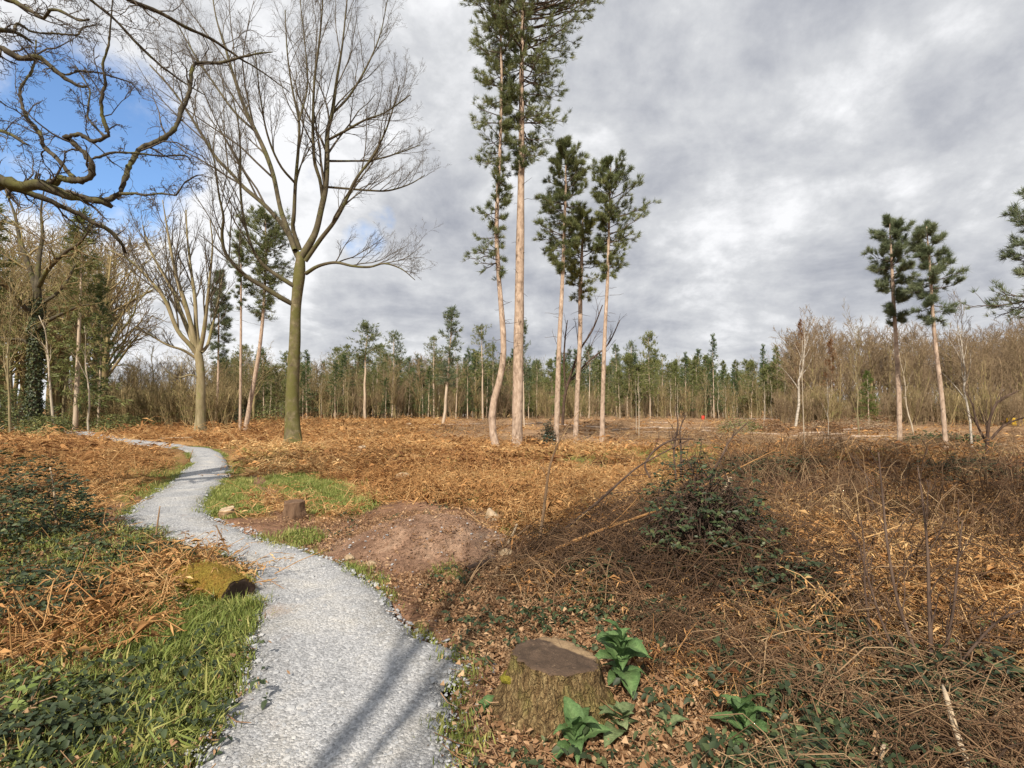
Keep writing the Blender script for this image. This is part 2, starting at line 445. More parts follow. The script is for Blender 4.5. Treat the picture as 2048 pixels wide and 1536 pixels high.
def zone(px):
    return [G(*p)[:2] for p in px]
Z = {
 'grass_a': zone([(416, 1036), (421, 1000), (450, 962), (482, 955), (522, 985), (526, 1030), (480, 1040)]),
 'grass_b': zone([(520, 955), (560, 950), (640, 944), (690, 968), (700, 1000), (760, 1012), (715, 1030), (620, 1030), (590, 1000), (550, 975)]),
 'grass_c': zone([(215, 1330), (255, 1270), (310, 1215), (350, 1195), (430, 1195), (505, 1215), (500, 1290), (478, 1345), (400, 1365), (300, 1365)]),
 'grass_h': zone([(200, 1400), (300, 1350), (478, 1345), (460, 1420), (420, 1470), (385, 1536), (200, 1560)]),
 'grass_d': zone([(555, 1066), (600, 1058), (632, 1066), (640, 1084), (590, 1088)]),
 'grass_e': zone([(1240, 905), (1330, 893), (1450, 890), (1480, 930), (1300, 940)]),
 'grass_f': zone([(290, 940), (378, 926), (380, 944), (330, 975), (270, 1005), (200, 1000)]),
 'grass_g': zone([(520, 905), (610, 898), (560, 930), (470, 950), (462, 925)]),
 'soil_a': zone([(470, 958), (500, 945), (545, 975), (592, 1030), (640, 1062), (800, 1122), (905, 1250), (985, 1320), (1010, 1420), (990, 1536), (900, 1536), (900, 1320), (840, 1270), (720, 1150), (620, 1108), (520, 1085), (415, 1042), (440, 1040), (535, 1042), (540, 1000)]),
 'soil_b': zone([(600, 1060), (700, 1020), (820, 1000), (960, 1018), (1015, 1080), (960, 1135), (800, 1135)]),
 'soil_c': zone([(190, 1020), (300, 990), (246, 1045), (330, 1090), (180, 1070)]),
 'tangle': zone([(980, 1190), (1060, 1130), (1150, 1080), (1300, 1010), (1400, 965), (1500, 1000), (1540, 1090), (1640, 1140), (1660, 1250), (1800, 1330), (2300, 1400), (2300, 1700), (1500, 1700), (1420, 1380), (1330, 1290), (1200, 1230)]),
 'bank': zone([(1330, 965), (1450, 932), (1700, 915), (2300, 905), (2500, 1180), (2048, 1160), (1600, 1090), (1450, 1005)]),
 'brash': zone([(900, 835), (1250, 828), (1500, 832), (2300, 835), (2300, 905), (1700, 912), (1450, 892), (1200, 892), (860, 882)]),
 'straw': zone([(1000, 905), (1450, 892), (2048, 898), (2048, 912), (1700, 918), (1400, 935), (1100, 925)]),
 'bram_l': zone([(-300, 905), (40, 900), (110, 960), (140, 1020), (230, 1060), (330, 1110), (210, 1190), (0, 1270), (-400, 1300)]),
 'bram_bl': zone([(-200, 1380), (60, 1350), (200, 1400), (280, 1460), (200, 1560), (-200, 1560)]),
}
def in_zone(x, y, name, amp=0.12):
    d = np.hypot(x, y)
    nx = (fbm(x * 1.6, y * 1.6, 5, 3) - .5) * amp * d; ny = (fbm(x * 1.6 + 40, y * 1.6, 9, 3) - .5) * amp * d
    return pip(x + nx, y + ny, Z[name])
def on_path(x, y, grow=0.0):
    a = pip(x, y, PATH_COARSE)
    if grow:
        for dx, dy in ((grow, 0), (-grow, 0), (0, grow), (0, -grow)): a |= pip(x + dx, y + dy, PATH_COARSE)
    return a

BUMPS = [(5.6, 10.6, 2.2, .9, .42), (8.8, 10.8, 2.6, 1.0, .40), (12.5, 10.5, 3.0, 1.4, .42), (3.0, 7.2, 1.0, .8, .22), (7.5, 7.5, 2.2, 1.2, .15),
         (-11.5, 17.0, 3.5, 2.2, .16), (2.25, 5.9, .8, .6, .30), (3.4, 4.6, .9, .5, .16), (1.6, 4.9, .7, .4, .10), (-5.4, 5.6, 1.6, 1.6, .12), (4.5, 3.0, 1.4, 1.2, .10)]
def H(x, y):
    """height of the ground"""
    x = np.asarray(x, float); y = np.asarray(y, float)
    z = (fbm(x * .16, y * .16, 3, 2) - .5) * .16 * sstep(6, 16, np.hypot(x, y))
    for bx, by, sx, sy, h in BUMPS:
        z = z + h * np.exp(-((x - bx) / sx) ** 2 - ((y - by) / sy) ** 2)
    return z
MOUND = (-0.98, 5.95)
def mound_h(x, y):
    """the heap of bare earth beside the path"""
    u = (x - MOUND[0]) / 1.22; v = (y - MOUND[1]) / 0.95
    r = np.sqrt(u * u + v * v) * (1 + .25 * (fbm(x * 1.2, y * 1.2, 31, 3) - .5))
    h = .36 * (1 - sstep(0.12, 1.0, r))
    return h * (0.8 + .4 * fbm(x * 1.7, y * 1.7, 33, 3)) + (h > .01) * .05 * (fbm(x * 6, y * 6, 35, 3) - .5)
def HT(x, y):
    return H(x, y) + np.maximum(mound_h(np.asarray(x, float), np.asarray(y, float)), 0)
def rough_h(x, y):
    d = np.hypot(x, y)
    return ((fbm(x * 2.2, y * 2.2, 13, 4) - .5) * .10 + (fbm(x * 8, y * 8, 17, 2) - .5) * .03) * sstep(120, 20, d)
def ground_pt(px, py, lift=0.0):
    """first ground point along the ray of a photo pixel"""
    r = ray(px, py)
    d = 1.2; prev = d
    while d < 400:
        z = CAM_H + r[2] * d
        if z <= HT(r[0] * d, d): break
        prev = d; d *= 1.01
    lo, hi = prev, d
    for _ in range(20):
        m = (lo + hi) / 2
        if CAM_H + r[2] * m <= HT(r[0] * m, m): hi = m
        else: lo = m
    return np.array((r[0] * hi, hi, float(HT(r[0] * hi, hi)) + lift))

C_SOIL, C_LITTER, C_BRACKEN = np.array((.21, .12, .075)), np.array((.11, .064, .040)), np.array((.34, .20, .088))
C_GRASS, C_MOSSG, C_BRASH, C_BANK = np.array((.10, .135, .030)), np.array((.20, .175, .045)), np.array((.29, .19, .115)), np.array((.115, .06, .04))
def ground_colour(x, y):
    d = np.hypot(x, y)
    n = fbm(x * .7, y * .7, 41, 4)[:, None]; n2 = fbm(x * 3, y * 3, 43, 3)[:, None]
    c = C_BRACKEN * (.55 + .9 * n)
    c = c * (1 - .35 * (fbm(x * .12, y * .12, 47, 3)[:, None] > .56))
    near = (1 - sstep(5.0, 8.5, d))[:, None]
    c = c * (1 - near) + (C_LITTER * (.6 + .8 * n2)) * near
    def put(name, col, k=1.0, amp=.12):
        nonlocal c
        m = in_zone(x, y, name, amp)[:, None] * k
        c = c * (1 - m) + col * m
    put('brash', C_BRASH * (.5 + 1.0 * n) * np.array((1, .97, .95)), .85)
    put('straw', np.array((.27, .19, .075)) * (.6 + .8 * n), .8)
    put('bank', C_BANK * (.6 + .8 * n2)); put('tangle', np.array((.06, .04, .028)) * (.6 + .8 * n2), .9)  # tangle floor is painted dark to stand in for shadow pockets
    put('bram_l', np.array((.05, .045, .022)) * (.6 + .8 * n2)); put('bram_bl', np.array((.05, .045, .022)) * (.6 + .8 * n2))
    for g in ('soil_a', 'soil_b', 'soil_c'): put(g, C_SOIL * (.62 + .8 * n2), 1, .06)
    for g in ('grass_a', 'grass_b', 'grass_d'): put(g, (C_GRASS * .5 + C_MOSSG * .5) * (.7 + .6 * n2), 1, .04)
    put('grass_c', C_GRASS * .6 * (.7 + .6 * n2), 1, .05); put('grass_f', C_MOSSG * (.7 + .6 * n2), .8); put('grass_e', C_MOSSG * .8 * (.7 + .6 * n2), .7); put('grass_g', C_MOSSG * .9 * (.7 + .6 * n2), .7)
    return np.clip(c, .01, .8)

# ground sheet: rings growing outward from the viewer, finer in front
NA_F, NA_B, NRAD = 420, 60, 260
ang = np.concatenate([np.linspace(-62, 62, NA_F, endpoint=False), np.linspace(62, 298, NA_B, endpoint=False)]) * math.pi / 180
rr = np.geomspace(.5, 900, NRAD)
A_, R_ = np.meshgrid(ang, rr)
gx, gy = (R_ * np.sin(A_)).ravel(), (R_ * np.cos(A_)).ravel()
gz = H(gx, gy)
onp = on_path(gx, gy, .05)
gz = gz + np.where(onp, -.09, rough_h(gx, gy))
na = len(ang); idx = np.arange(NRAD * na).reshape(NRAD, na)
gq = np.stack([idx[:-1], np.roll(idx[:-1], -1, 1), np.roll(idx[1:], -1, 1), idx[1:]], -1).reshape(-1, 4)[:, ::-1]
g = Geo(); g.add(np.stack([gx, gy, gz], 1), gq)
ci = len(gx); g.add([(0, 0, 0)], None, np.stack([np.full(na, 0), idx[0] - ci, np.roll(idx[0], -1) - ci], 1)[:, [0, 2, 1]])
m, t, b = material('forest_floor', .95, .1)
oc = t.node('ShaderNodeTexCoord').outputs['Object']
cc = attr(t, 'col').outputs['Color']
f1 = t.noise(oc, 9, 6, .7, .4).outputs[0]; f2 = t.noise(oc, 38, 4, .7).outputs[0]
v = t.math('MULTIPLY', t.mapr(f1, .3, .7, .55, 1.45), t.mapr(f2, .3, .7, .6, 1.4))
t.l.new(t.mix(1.0, cc, v, 'MULTIPLY'), b.inputs['Base Color'])
bump(t, b, t.math('ADD', f1, t.math('MULTIPLY', f2, .5)), .9, .05)
M['floor'] = m
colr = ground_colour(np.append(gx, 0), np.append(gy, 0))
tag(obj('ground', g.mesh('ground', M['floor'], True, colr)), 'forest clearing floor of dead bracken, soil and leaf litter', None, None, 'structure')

# gravel path: a crowned sheet that lies over the ground with ragged edges
NC = 22
u = np.linspace(0, 1, NC)
rows = []
for i in range(NR):
    a, c = pl_r[i].copy(), pr_r[i].copy()
    wv = c - a; wl = np.linalg.norm(wv) + 1e-6; dist = np.hypot(*((a + c) / 2)[:2])
    k = min(.075, .012 * dist + .03)
    a -= wv / wl * k * (2.4 * vnoise(a[0] * 6 + a[1] * 6, i * .21, 3) - 1.2 + 1.2 * (vnoise(i * .9, 1.5, 4) - .5))
    c += wv / wl * k * (2.4 * vnoise(c[0] * 6 + c[1] * 6, i * .23, 7) - 1.2 + 1.2 * (vnoise(i * .8, 7.5, 8) - .5))
    rows.append(a + (c - a) * u[:, None])
pv = np.array(rows)
edge = np.minimum(u, 1 - u)[None, :]
pv[:, :, 2] = H(pv[:, :, 0], pv[:, :, 1]) + .030 * sstep(0, .10, edge) - .02 * (1 - sstep(0, .05, edge)) + (fbm(pv[:, :, 0] * 1.3, pv[:, :, 1] * 1.3, 51, 3) - .5) * .035 + .012
ix = np.arange(NR * NC).reshape(NR, NC)
pq = np.stack([ix[:-1, :-1], ix[:-1, 1:], ix[1:, 1:], ix[1:, :-1]], -1).reshape(-1, 4)
g = Geo(); g.add(pv.reshape(-1, 3), pq, None, np.broadcast_to(np.abs(u - .5) * 2, (NR, NC)).reshape(-1))
m, t, b = material('gravel_path', .9, .2)
oc = t.node('ShaderNodeTexCoord').outputs['Object']
vo = t.node('ShaderNodeTexVoronoi'); t.l.new(oc, vo.inputs['Vector']); vo.inputs['Scale'].default_value = 70
v2 = t.node('ShaderNodeTexVoronoi'); t.l.new(oc, v2.inputs['Vector']); v2.inputs['Scale'].default_value = 160
nb = t.noise(oc, 1.6, 7, .65, .4).outputs[0]; nf = t.noise(oc, 60, 3, .6).outputs[0]
base = t.ramp(nb, [(.28, (.19, .197, .21)), (.48, (.285, .29, .30)), (.68, (.375, .365, .345))])
cellv = t.node('ShaderNodeSeparateColor'); t.l.new(vo.outputs['Color'], cellv.inputs[0])
k = t.math('MULTIPLY', t.mapr(cellv.outputs[0], 0, 1, .70, 1.30), t.mapr(nf, .3, .7, .8, 1.2))
base = t.mix(1.0, base, k, 'MULTIPLY')
wear = t.math('ADD', attr(t, 'tone').outputs['Fac'], t.mapr(nb, .3, .7, -.35, .35))
base = t.mix(1.0, base, t.mapr(wear, .25, .95, 1.14, .80, True), 'MULTIPLY')   # trodden middle, loose darker margins
earth = t.noise(oc, .9, 5, .7).outputs[0]
base = t.mix(t.mapr(earth, .60, .74, 0, .55), base, (.33, .22, .15))
t.l.new(base, b.inputs['Base Color'])
hh = t.math('ADD', t.math('MULTIPLY', vo.outputs['Distance'], -1.0), t.math('MULTIPLY', v2.outputs['Distance'], -.5))
bump(t, b, t.math('ADD', hh, t.math('MULTIPLY', nf, .6)), .55, .014)
M['gravel_path'] = m
def path_z(x, y):
    return H(x, y) + .042 + (fbm(x * 1.3, y * 1.3, 51, 3) - .5) * .035
tag(obj('path', g.mesh('path', m)), 'winding footpath of pale grey crushed stone', None, None, 'structure')

# heap of bare earth
n = 150
xs = np.linspace(MOUND[0] - 1.5, MOUND[0] + 1.5, n); ys = np.linspace(MOUND[1] - 1.2, MOUND[1] + 1.2, n)
X, Y = np.meshgrid(xs, ys); mh = mound_h(X, Y)
Zm = H(X, Y) + np.where(mh > .012, mh, -.12 + mh) + (fbm(X * 9, Y * 9, 61, 4) - .5) * .055
ix = np.arange(n * n).reshape(n, n)
q = np.stack([ix[:-1, :-1], ix[:-1, 1:], ix[1:, 1:], ix[1:, :-1]], -1).reshape(-1, 4)
keep = (mh.ravel()[q] > .004).any(1)
g = Geo(); g.add(np.stack([X - MOUND[0], Y - MOUND[1], Zm], -1).reshape(-1, 3), q[keep])
m, t, b = material('bare_earth', .95, .1)
oc = t.node('ShaderNodeTexCoord').outputs['Object']
n1 = t.noise(oc, 2.0, 6, .65, .5).outputs[0]; n2 = t.noise(oc, 16, 6, .7, .3).outputs[0]; n3 = t.noise(oc, 60, 3, .7).outputs[0]
c = t.ramp(n1, [(.3, (.16, .092, .062)), (.5, (.32, .20, .135)), (.68, (.42, .29, .205))])
c = t.mix(1.0, c, t.math('MULTIPLY', t.mapr(n2, .3, .7, .6, 1.35), t.mapr(n3, .3, .7, .75, 1.25)), 'MULTIPLY')
t.l.new(c, b.inputs['Base Color']); bump(t, b, t.math('ADD', n2, t.math('MULTIPLY', n3, .5)), 1.0, .06)
M['earth'] = m
tag(obj('earth_mound', g.mesh('earth_mound', m), loc=(MOUND[0], MOUND[1], 0)), 'low heap of bare reddish earth beside the gravel path', 'mound')

CLEAR = []                                               # spots kept free of tall ground cover
for px, py, r_ in ((588, 1040, .42), (588, 1062, .35), (453, 1034, .30), (985, 1040, .30), (985, 1065, .25), (330, 903, 1.3), (300, 898, 1.5), (355, 912, 1.0), (375, 925, .7), (270, 893, 1.2), (380, 1112, .35), (430, 1128, .35), (330, 1100, .3), (425, 1200, .26), (470, 1205, .26), (500, 1180, .2), (1110, 1460, .30), (1090, 1400, .30), (723, 907, .4), (805, 962, .4)):
    q_ = G(px, py); CLEAR.append((q_[0], q_[1], r_))
for px, py, r_ in ((1150, 1530, .15), (1240, 1492, .12), (1492, 1512, .17), (968, 1432, .10), (1243, 1395, .16), (1330, 1480, .10), (1590, 1516, .11), (1665, 1190, .15), (1975, 1290, .15)):
    q_ = G(px, py); CLEAR.append((q_[0], q_[1], r_))
CLEAR += [(.225, 2.8, .30), (-1.0, 5.2, .5), (-.4, 5.3, .4), (-1.6, 5.5, .4)]
# ------------------------------------------------------------------ ground cover ("stuff"): points that carry small clumps
def cover_tree(col_):
    ng = bpy.data.node_groups.new('cover', 'GeometryNodeTree')
    ng.interface.new_socket('Geometry', in_out='INPUT', socket_type='NodeSocketGeometry')
    ng.interface.new_socket('Geometry', in_out='OUTPUT', socket_type='NodeSocketGeometry')
    N, L = ng.nodes, ng.links
    gi, go = N.new('NodeGroupInput'), N.new('NodeGroupOutput')
    ci_ = N.new('GeometryNodeCollectionInfo'); ci_.inputs['Collection'].default_value = col_
    ci_.inputs['Separate Children'].default_value = True; ci_.inputs['Reset Children'].default_value = True
    def na(nm, ty):
        a = N.new('GeometryNodeInputNamedAttribute'); a.data_type = ty; a.inputs['Name'].default_value = nm
        return a.outputs['Attribute']
    e2r = N.new('FunctionNodeEulerToRotation'); L.new(na('rot', 'FLOAT_VECTOR'), e2r.inputs[0])
    io = N.new('GeometryNodeInstanceOnPoints'); io.inputs['Pick Instance'].default_value = True
    L.new(gi.outputs[0], io.inputs['Points']); L.new(ci_.outputs[0], io.inputs['Instance'])
    L.new(na('idx', 'INT'), io.inputs['Instance Index']); L.new(e2r.outputs[0], io.inputs['Rotation']); L.new(na('scl', 'FLOAT_VECTOR'), io.inputs['Scale'])
    rl = N.new('GeometryNodeRealizeInstances'); L.new(io.outputs[0], rl.inputs[0]); L.new(rl.outputs[0], go.inputs[0])
    return ng
def cover(name, label, protos, x, y, z, rot, scl, idx, tint):
    """one object of kind stuff whose clumps stand at the given points"""
    if name not in ('gravel', 'soil_clods'):
        kp = np.ones(len(x), bool)
        for cx_, cy_, cr_ in CLEAR: kp &= (x - cx_) ** 2 + (y - cy_) ** 2 > (cr_ * (.45 if name == 'leaf_litter' else .6 if name == 'grass' else 1.0)) ** 2
        x, y, z, rot, scl, idx, tint = (np.asarray(q_)[kp] for q_ in (x, y, z, rot, scl, idx, tint))
    c_ = bpy.data.collections.new(name + '_clumps')
    for i, me in enumerate(protos):
        o = bpy.data.objects.new('%s_clump_%02d' % (name, i), me); c_.objects.link(o)
    me = bpy.data.meshes.new(name); n = len(x)
    me.vertices.add(n); me.vertices.foreach_set('co', np.stack([x, y, z], 1).astype(np.float32).ravel())
    for nm, ty, key, arr in (('rot', 'FLOAT_VECTOR', 'vector', rot), ('scl', 'FLOAT_VECTOR', 'vector', scl), ('idx', 'INT', 'value', idx), ('tint', 'FLOAT', 'value', tint)):
        a = me.attributes.new(nm, ty, 'POINT')
        a.data.foreach_set(key, np.asarray(arr, np.int32 if ty == 'INT' else np.float32).ravel())
    o = obj(name, me)
    md = o.modifiers.new('cover', 'NODES'); md.node_group = cover_tree(c_)
    return tag(o, label, None, None, 'stuff')
def tint_mat(name, a, b_, c_, rough=.8, spec=.15, trans=.2, var=.5):
    """clump colour: tone picks within a ramp, the point's own tint shifts the whole clump"""
    m, t, b = material(name, rough, spec)
    tn = attr(t, 'tone').outputs['Fac']; ti = attr(t, 'tint').outputs['Fac']
    f = t.math('ADD', t.math('MULTIPLY', tn, var), t.math('MULTIPLY', ti, 1 - var))
    c = t.ramp(f, [(.1, a), (.5, b_), (.9, c_)])
    t.l.new(c, b.inputs['Base Color'])
    if trans:
        tr = t.node('ShaderNodeBsdfTranslucent'); t.l.new(c, tr.inputs[0])
        mx = t.node('ShaderNodeMixShader'); mx.inputs[0].default_value = trans
        t.l.new(b.outputs[0], mx.inputs[1]); t.l.new(tr.outputs[0], mx.inputs[2]); t.l.new(mx.outputs[0], t.n['Material Output'].inputs[0])
    return m
M['bracken'] = tint_mat('bracken', (.12, .052, .025), (.44, .235, .092), (.70, .50, .25))
M['grass'] = tint_mat('grass', (.075, .105, .02), (.19, .235, .055), (.46, .41, .15), .55, .3, .3)
M['litter'] = tint_mat('litter', (.075, .035, .020), (.25, .138, .070), (.52, .36, .215), .7, .2, .15)
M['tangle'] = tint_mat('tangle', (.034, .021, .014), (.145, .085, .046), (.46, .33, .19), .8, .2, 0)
M['stone'] = tint_mat('stone', (.16, .17, .185), (.30, .31, .325), (.46, .455, .44), .8, .3, 0)
M['cover_leaf'] = tint_mat('cover_leaf', (.018, .030, .014), (.045, .065, .027), (.14, .16, .06), .55, .3, .12)

def slivers(geo, rng, p, d, ln, wd, droop, tone):
    """thin folded leaflets: 4 vertices, 2 triangles each"""
    K = len(p); d = norm(d); sv = norm(np.cross(d, rng.normal(size=(K, 3)) + np.array([0, 0, 1.2])))
    ln = np.broadcast_to(ln, (K,))[:, None]; wd = np.broadcast_to(wd, (K,))[:, None]
    m1_, m2_ = p + d * ln * rng.uniform(.25, .7, (K, 1)), p + d * ln * rng.uniform(.25, .7, (K, 1)); a1_, a2_ = rng.uniform(.25, .8, (K, 1)), rng.uniform(.25, .8, (K, 1)); zc_ = np.array([0, 0, 1.0]) * wd
    v = np.stack([p, m1_ + sv * wd * a1_ + zc_ * rng.normal(size=(K, 1)) * .3, p + d * ln + np.array([0, 0, -1.0]) * ln * droop, m2_ - sv * wd * a2_ + zc_ * rng.normal(size=(K, 1)) * .3], 1)
    b_ = np.arange(K)[:, None] * 4
    geo.add(v.reshape(-1, 3), None, (b_[:, None] + np.array([[0, 1, 2], [0, 2, 3]])[None]).reshape(-1, 3), np.repeat(tone, 4))
def frond(geo, rng, p0, az, L, lift, droop, npin, thin):
    """a dead bracken frond: curved stalk with curled, shredded leaflets"""
    n = 4; s = np.linspace(0, 1, n)
    hd = np.array([math.cos(az), math.sin(az), 0])
    pts = p0 + hd * (s * L)[:, None] + np.array([0, 0, 1]) * (lift * np.sin(s * math.pi * .62) * L - droop * L * s ** 2)[:, None] + rng.normal(size=(n, 3)) * L * .04
    pts[:, 2] = np.maximum(pts[:, 2], .01)
    base = np.clip(rng.normal(.5, .2), .05, .95)
    tubes(geo, pts, np.linspace(.004, .0018, n) * (1.6 if thin else 1), 3, min(1, base + .2), False)
    tt = np.repeat(np.linspace(.15, .98, npin), 2); i = np.clip((tt * (n - 1)).astype(int), 0, n - 2); u_ = (tt * (n - 1) - i)[:, None]
    pp = pts[i] * (1 - u_) + pts[i + 1] * u_; tan = norm(pts[i + 1] - pts[i]); K = len(tt)
    sg = np.tile([-1.0, 1.0], npin)[:, None]
    dd = norm(np.cross(tan, np.array([0, 0, 1.0])) * sg + tan * rng.uniform(-.2, .8, (K, 1)) + rng.normal(size=(K, 3)) * .55 + np.array([0, 0, -.1]))
    ln = L * .30 * (1 - tt * .75) * rng.uniform(.4, 1.3, K)
    slivers(geo, rng, pp, dd, ln, ln * rng.uniform(.07, .20, K) * (1.6 if thin else 1), rng.uniform(.0, .6), np.clip(rng.normal(base, .2, K), 0, 1))
def bracken_clump(seed, k, L, npin, thin=False):
    rng = np.random.default_rng(seed); g_ = Geo()
    for j in range(k):
        az = rng.uniform(0, 6.283); p0 = np.array([*(rng.normal(size=2) * .12), 0.0])
        frond(g_, rng, p0, az, L * rng.uniform(.6, 1.3), rng.uniform(.05, .6), rng.uniform(.0, .3), npin, thin)
    for j in range(k // 2 + 1):                                   # broken stalks
        a = rng.normal(size=3) * np.array([.2, .2, 0]); d = norm(np.array([rng.normal(), rng.normal(), rng.uniform(-.05, .8)]))
        l = L * rng.uniform(.4, 1.1); pts = a + d * np.linspace(0, l, 3)[:, None] + rng.normal(size=(3, 3)) * .03; pts[:, 2] = np.maximum(pts[:, 2], .005)
        tubes(g_, pts, np.linspace(.005, .003, 3) * (1.6 if thin else 1), 3, rng.uniform(.5, 1), False)
    return g_.mesh('bracken_clump', M['bracken'])
br_near = [bracken_clump(100 + i, 7, .38, 8) for i in range(8)]
br_far = [bracken_clump(130 + i, 4, .7, 4, True) for i in range(6)]

def grass_clump(seed, n, h, spread, lean):
    rng = np.random.default_rng(seed); g_ = Geo()
    p = np.concatenate([rng.normal(size=(n, 2)) * spread, np.zeros((n, 1))], 1)
    az = rng.uniform(0, 6.283, n); out = np.stack([np.cos(az), np.sin(az), np.zeros(n)], 1)
    hh_ = h * rng.uniform(.5, 1.2, n)[:, None]; ln = rng.uniform(.1, 1, n)[:, None] * lean
    s = np.stack([-np.sin(az), np.cos(az), np.zeros(n)], 1) * rng.uniform(.0022, .0042, n)[:, None]
    z1 = np.array([0, 0, 1.0])
    m1 = p + z1 * hh_ * .55 + out * hh_ * ln * .35; tp = p + z1 * hh_ * (1 - .45 * ln) + out * hh_ * ln * 1.0
    v = np.stack([p - s, p + s, m1 - s * .8, m1 + s * .8, tp], 1).reshape(-1, 3)
    b_ = np.arange(n)[:, None] * 5
    g_.add(v, None, (b_[:, None] + np.array([[0, 1, 3], [0, 3, 2], [2, 3, 4]])[None]).reshape(-1, 3), np.repeat(np.clip(rng.normal(.42, .2, n), 0, 1), 5))
    return g_.mesh('grass_tuft', M['grass'])
gr = [grass_clump(200 + i, 40, .105, .05, 1.0) for i in range(5)]
gr_short = [grass_clump(220 + i, 34, .055, .055, .9) for i in range(4)]

def litter_clump(seed, n, size, rad):
    rng = np.random.default_rng(seed); g_ = Geo()
    p = np.stack([rng.normal(size=n) * rad, rng.normal(size=n) * rad, rng.uniform(.004, .04, n)], 1)
    d = norm(np.stack([rng.normal(size=n), rng.normal(size=n), rng.normal(size=n) * .25], 1))
    upv = norm(np.array([0, 0, 1.0]) + rng.normal(size=(n, 3)) * .4)
    l = size * rng.uniform(.6, 1.3, n)
    slivers(g_, rng, p, d, l, l * rng.uniform(.3, .75, n), rng.uniform(-.35, .4), np.clip(rng.normal(.5, .25, n), 0, 1))
    for j in range(3):
        a = np.array([*(rng.normal(size=2) * rad), .015]); dd = norm(np.array([rng.normal(), rng.normal(), rng.normal() * .15])); ll = rng.uniform(.06, .2)
        tubes(g_, a + dd * np.linspace(0, ll, 3)[:, None] + rng.normal(size=(3, 3)) * .005, np.array([.003, .0025, .0015]), 3, rng.uniform(.1, .8), False)
    return g_.mesh('litter_clump', M['litter'])
lt = [litter_clump(300 + i, 24, .029, .11) for i in range(6)]

def tangle_clump(seed, n, L, h):
    """dead bramble and bracken stems lying across each other"""
    rng = np.random.default_rng(seed); g_ = Geo()
    for j in range(n):
        az = rng.uniform(0, 6.283); l = L * rng.uniform(.4, 1.2); s = np.linspace(0, 1, 4)
        c0 = np.array([*(rng.normal(size=2) * L * .3), rng.uniform(0, h * .5)])
        hd = np.array([math.cos(az), math.sin(az), 0.0]); sd = np.array([-hd[1], hd[0], 0])
        pts = c0 + hd * ((s - .5) * l)[:, None] + sd * (rng.normal() * .15 * l * np.sin(s * 3.14))[:, None] + np.array([0, 0, 1]) * (rng.uniform(.1, 1.) * h * np.sin(s * math.pi * rng.uniform(.5, 1)))[:, None]
        pts += rng.normal(size=(4, 3)) * .015; pts[:, 2] = np.maximum(pts[:, 2], .004)
        tubes(g_, pts, np.linspace(1, .5, 4) * rng.uniform(.0018, .0055), 3, np.clip(rng.normal(.45, .28), 0, 1), False)
    return g_.mesh('tangle_clump', M['tangle'])
tg = [tangle_clump(400 + i, 15, .55, .28) for i in range(6)]
tg_up = [tangle_clump(420 + i, 14, .5, .6) for i in range(4)]

def cover_leaves(seed, n, size, rad, h):
    rng = np.random.default_rng(seed); g_ = Geo()
    c0 = np.stack([rng.normal(size=n) * rad, rng.normal(size=n) * rad, rng.uniform(.03, h, n)], 1)
    for k_ in range(3):                                  # three leaflets to a spray
        az = rng.uniform(0, 6.283, n) if k_ == 0 else az + 2.1
        d = np.stack([np.cos(az), np.sin(az), rng.normal(size=n) * .25 - .1], 1)
        l = size * rng.uniform(.7, 1.2, n)
        leaf_batch(g_, rng, c0, d, norm(np.array([0, 0, 1.0]) + rng.normal(size=(n, 3)) * .3), l, l * .62, .15, .25, np.clip(rng.normal(.42, .25, n), 0, 1))
    return g_.mesh('leaf_spray', M['cover_leaf'])
cl_ = [cover_leaves(500 + i, 9, .042, .13, .14) for i in range(5)]

def stone(seed):
    rng = np.random.default_rng(seed)
    import bmesh
    bm = bmesh.new(); bmesh.ops.create_icosphere(bm, subdivisions=1, radius=1.0)
    sc_ = np.array([1, rng.uniform(.6, .9), rng.uniform(.28, .5)])
    for vtx in bm.verts:
        c = np.array(vtx.co) * sc_ * (1 + rng.normal() * .14); vtx.co = c
    me = bpy.data.meshes.new('stone'); bm.to_mesh(me); bm.free()
    a = me.attributes.new('tone', 'FLOAT', 'POINT'); a.data.foreach_set('value', np.full(len(me.vertices), rng.uniform(.2, .8), np.float32))
    me.materials.append(M['stone']); return me
st = [stone(600 + i) for i in range(8)]

def sample(rng, n, rmin, rmax, a0=-50, a1=50, power=1.0):
    """random ground points in a sector in front of the viewer; power 1 is even over log-distance"""
    r = rmin * (rmax / rmin) ** rng.random(n) if power == 1.0 else np.sqrt(rng.random(n) * (rmax ** 2 - rmin ** 2) + rmin ** 2)
    a = np.radians(rng.uniform(a0, a1, n)); return r * np.sin(a), r * np.cos(a), r
def spin(rng, n, tilt=.15):
    return np.stack([rng.normal(size=n) * tilt, rng.normal(size=n) * tilt, rng.uniform(0, 6.283, n)], 1)
def uni(s): return np.stack([s, s, s], 1)
SOILS = ('soil_a', 'soil_b', 'soil_c')
GRASSES = ('grass_a', 'grass_b', 'grass_c', 'grass_d')
def anyz(x, y, names, amp=.06):
    r = np.zeros(len(x), bool)
    for n_ in names: r |= in_zone(x, y, n_, amp)
    return r

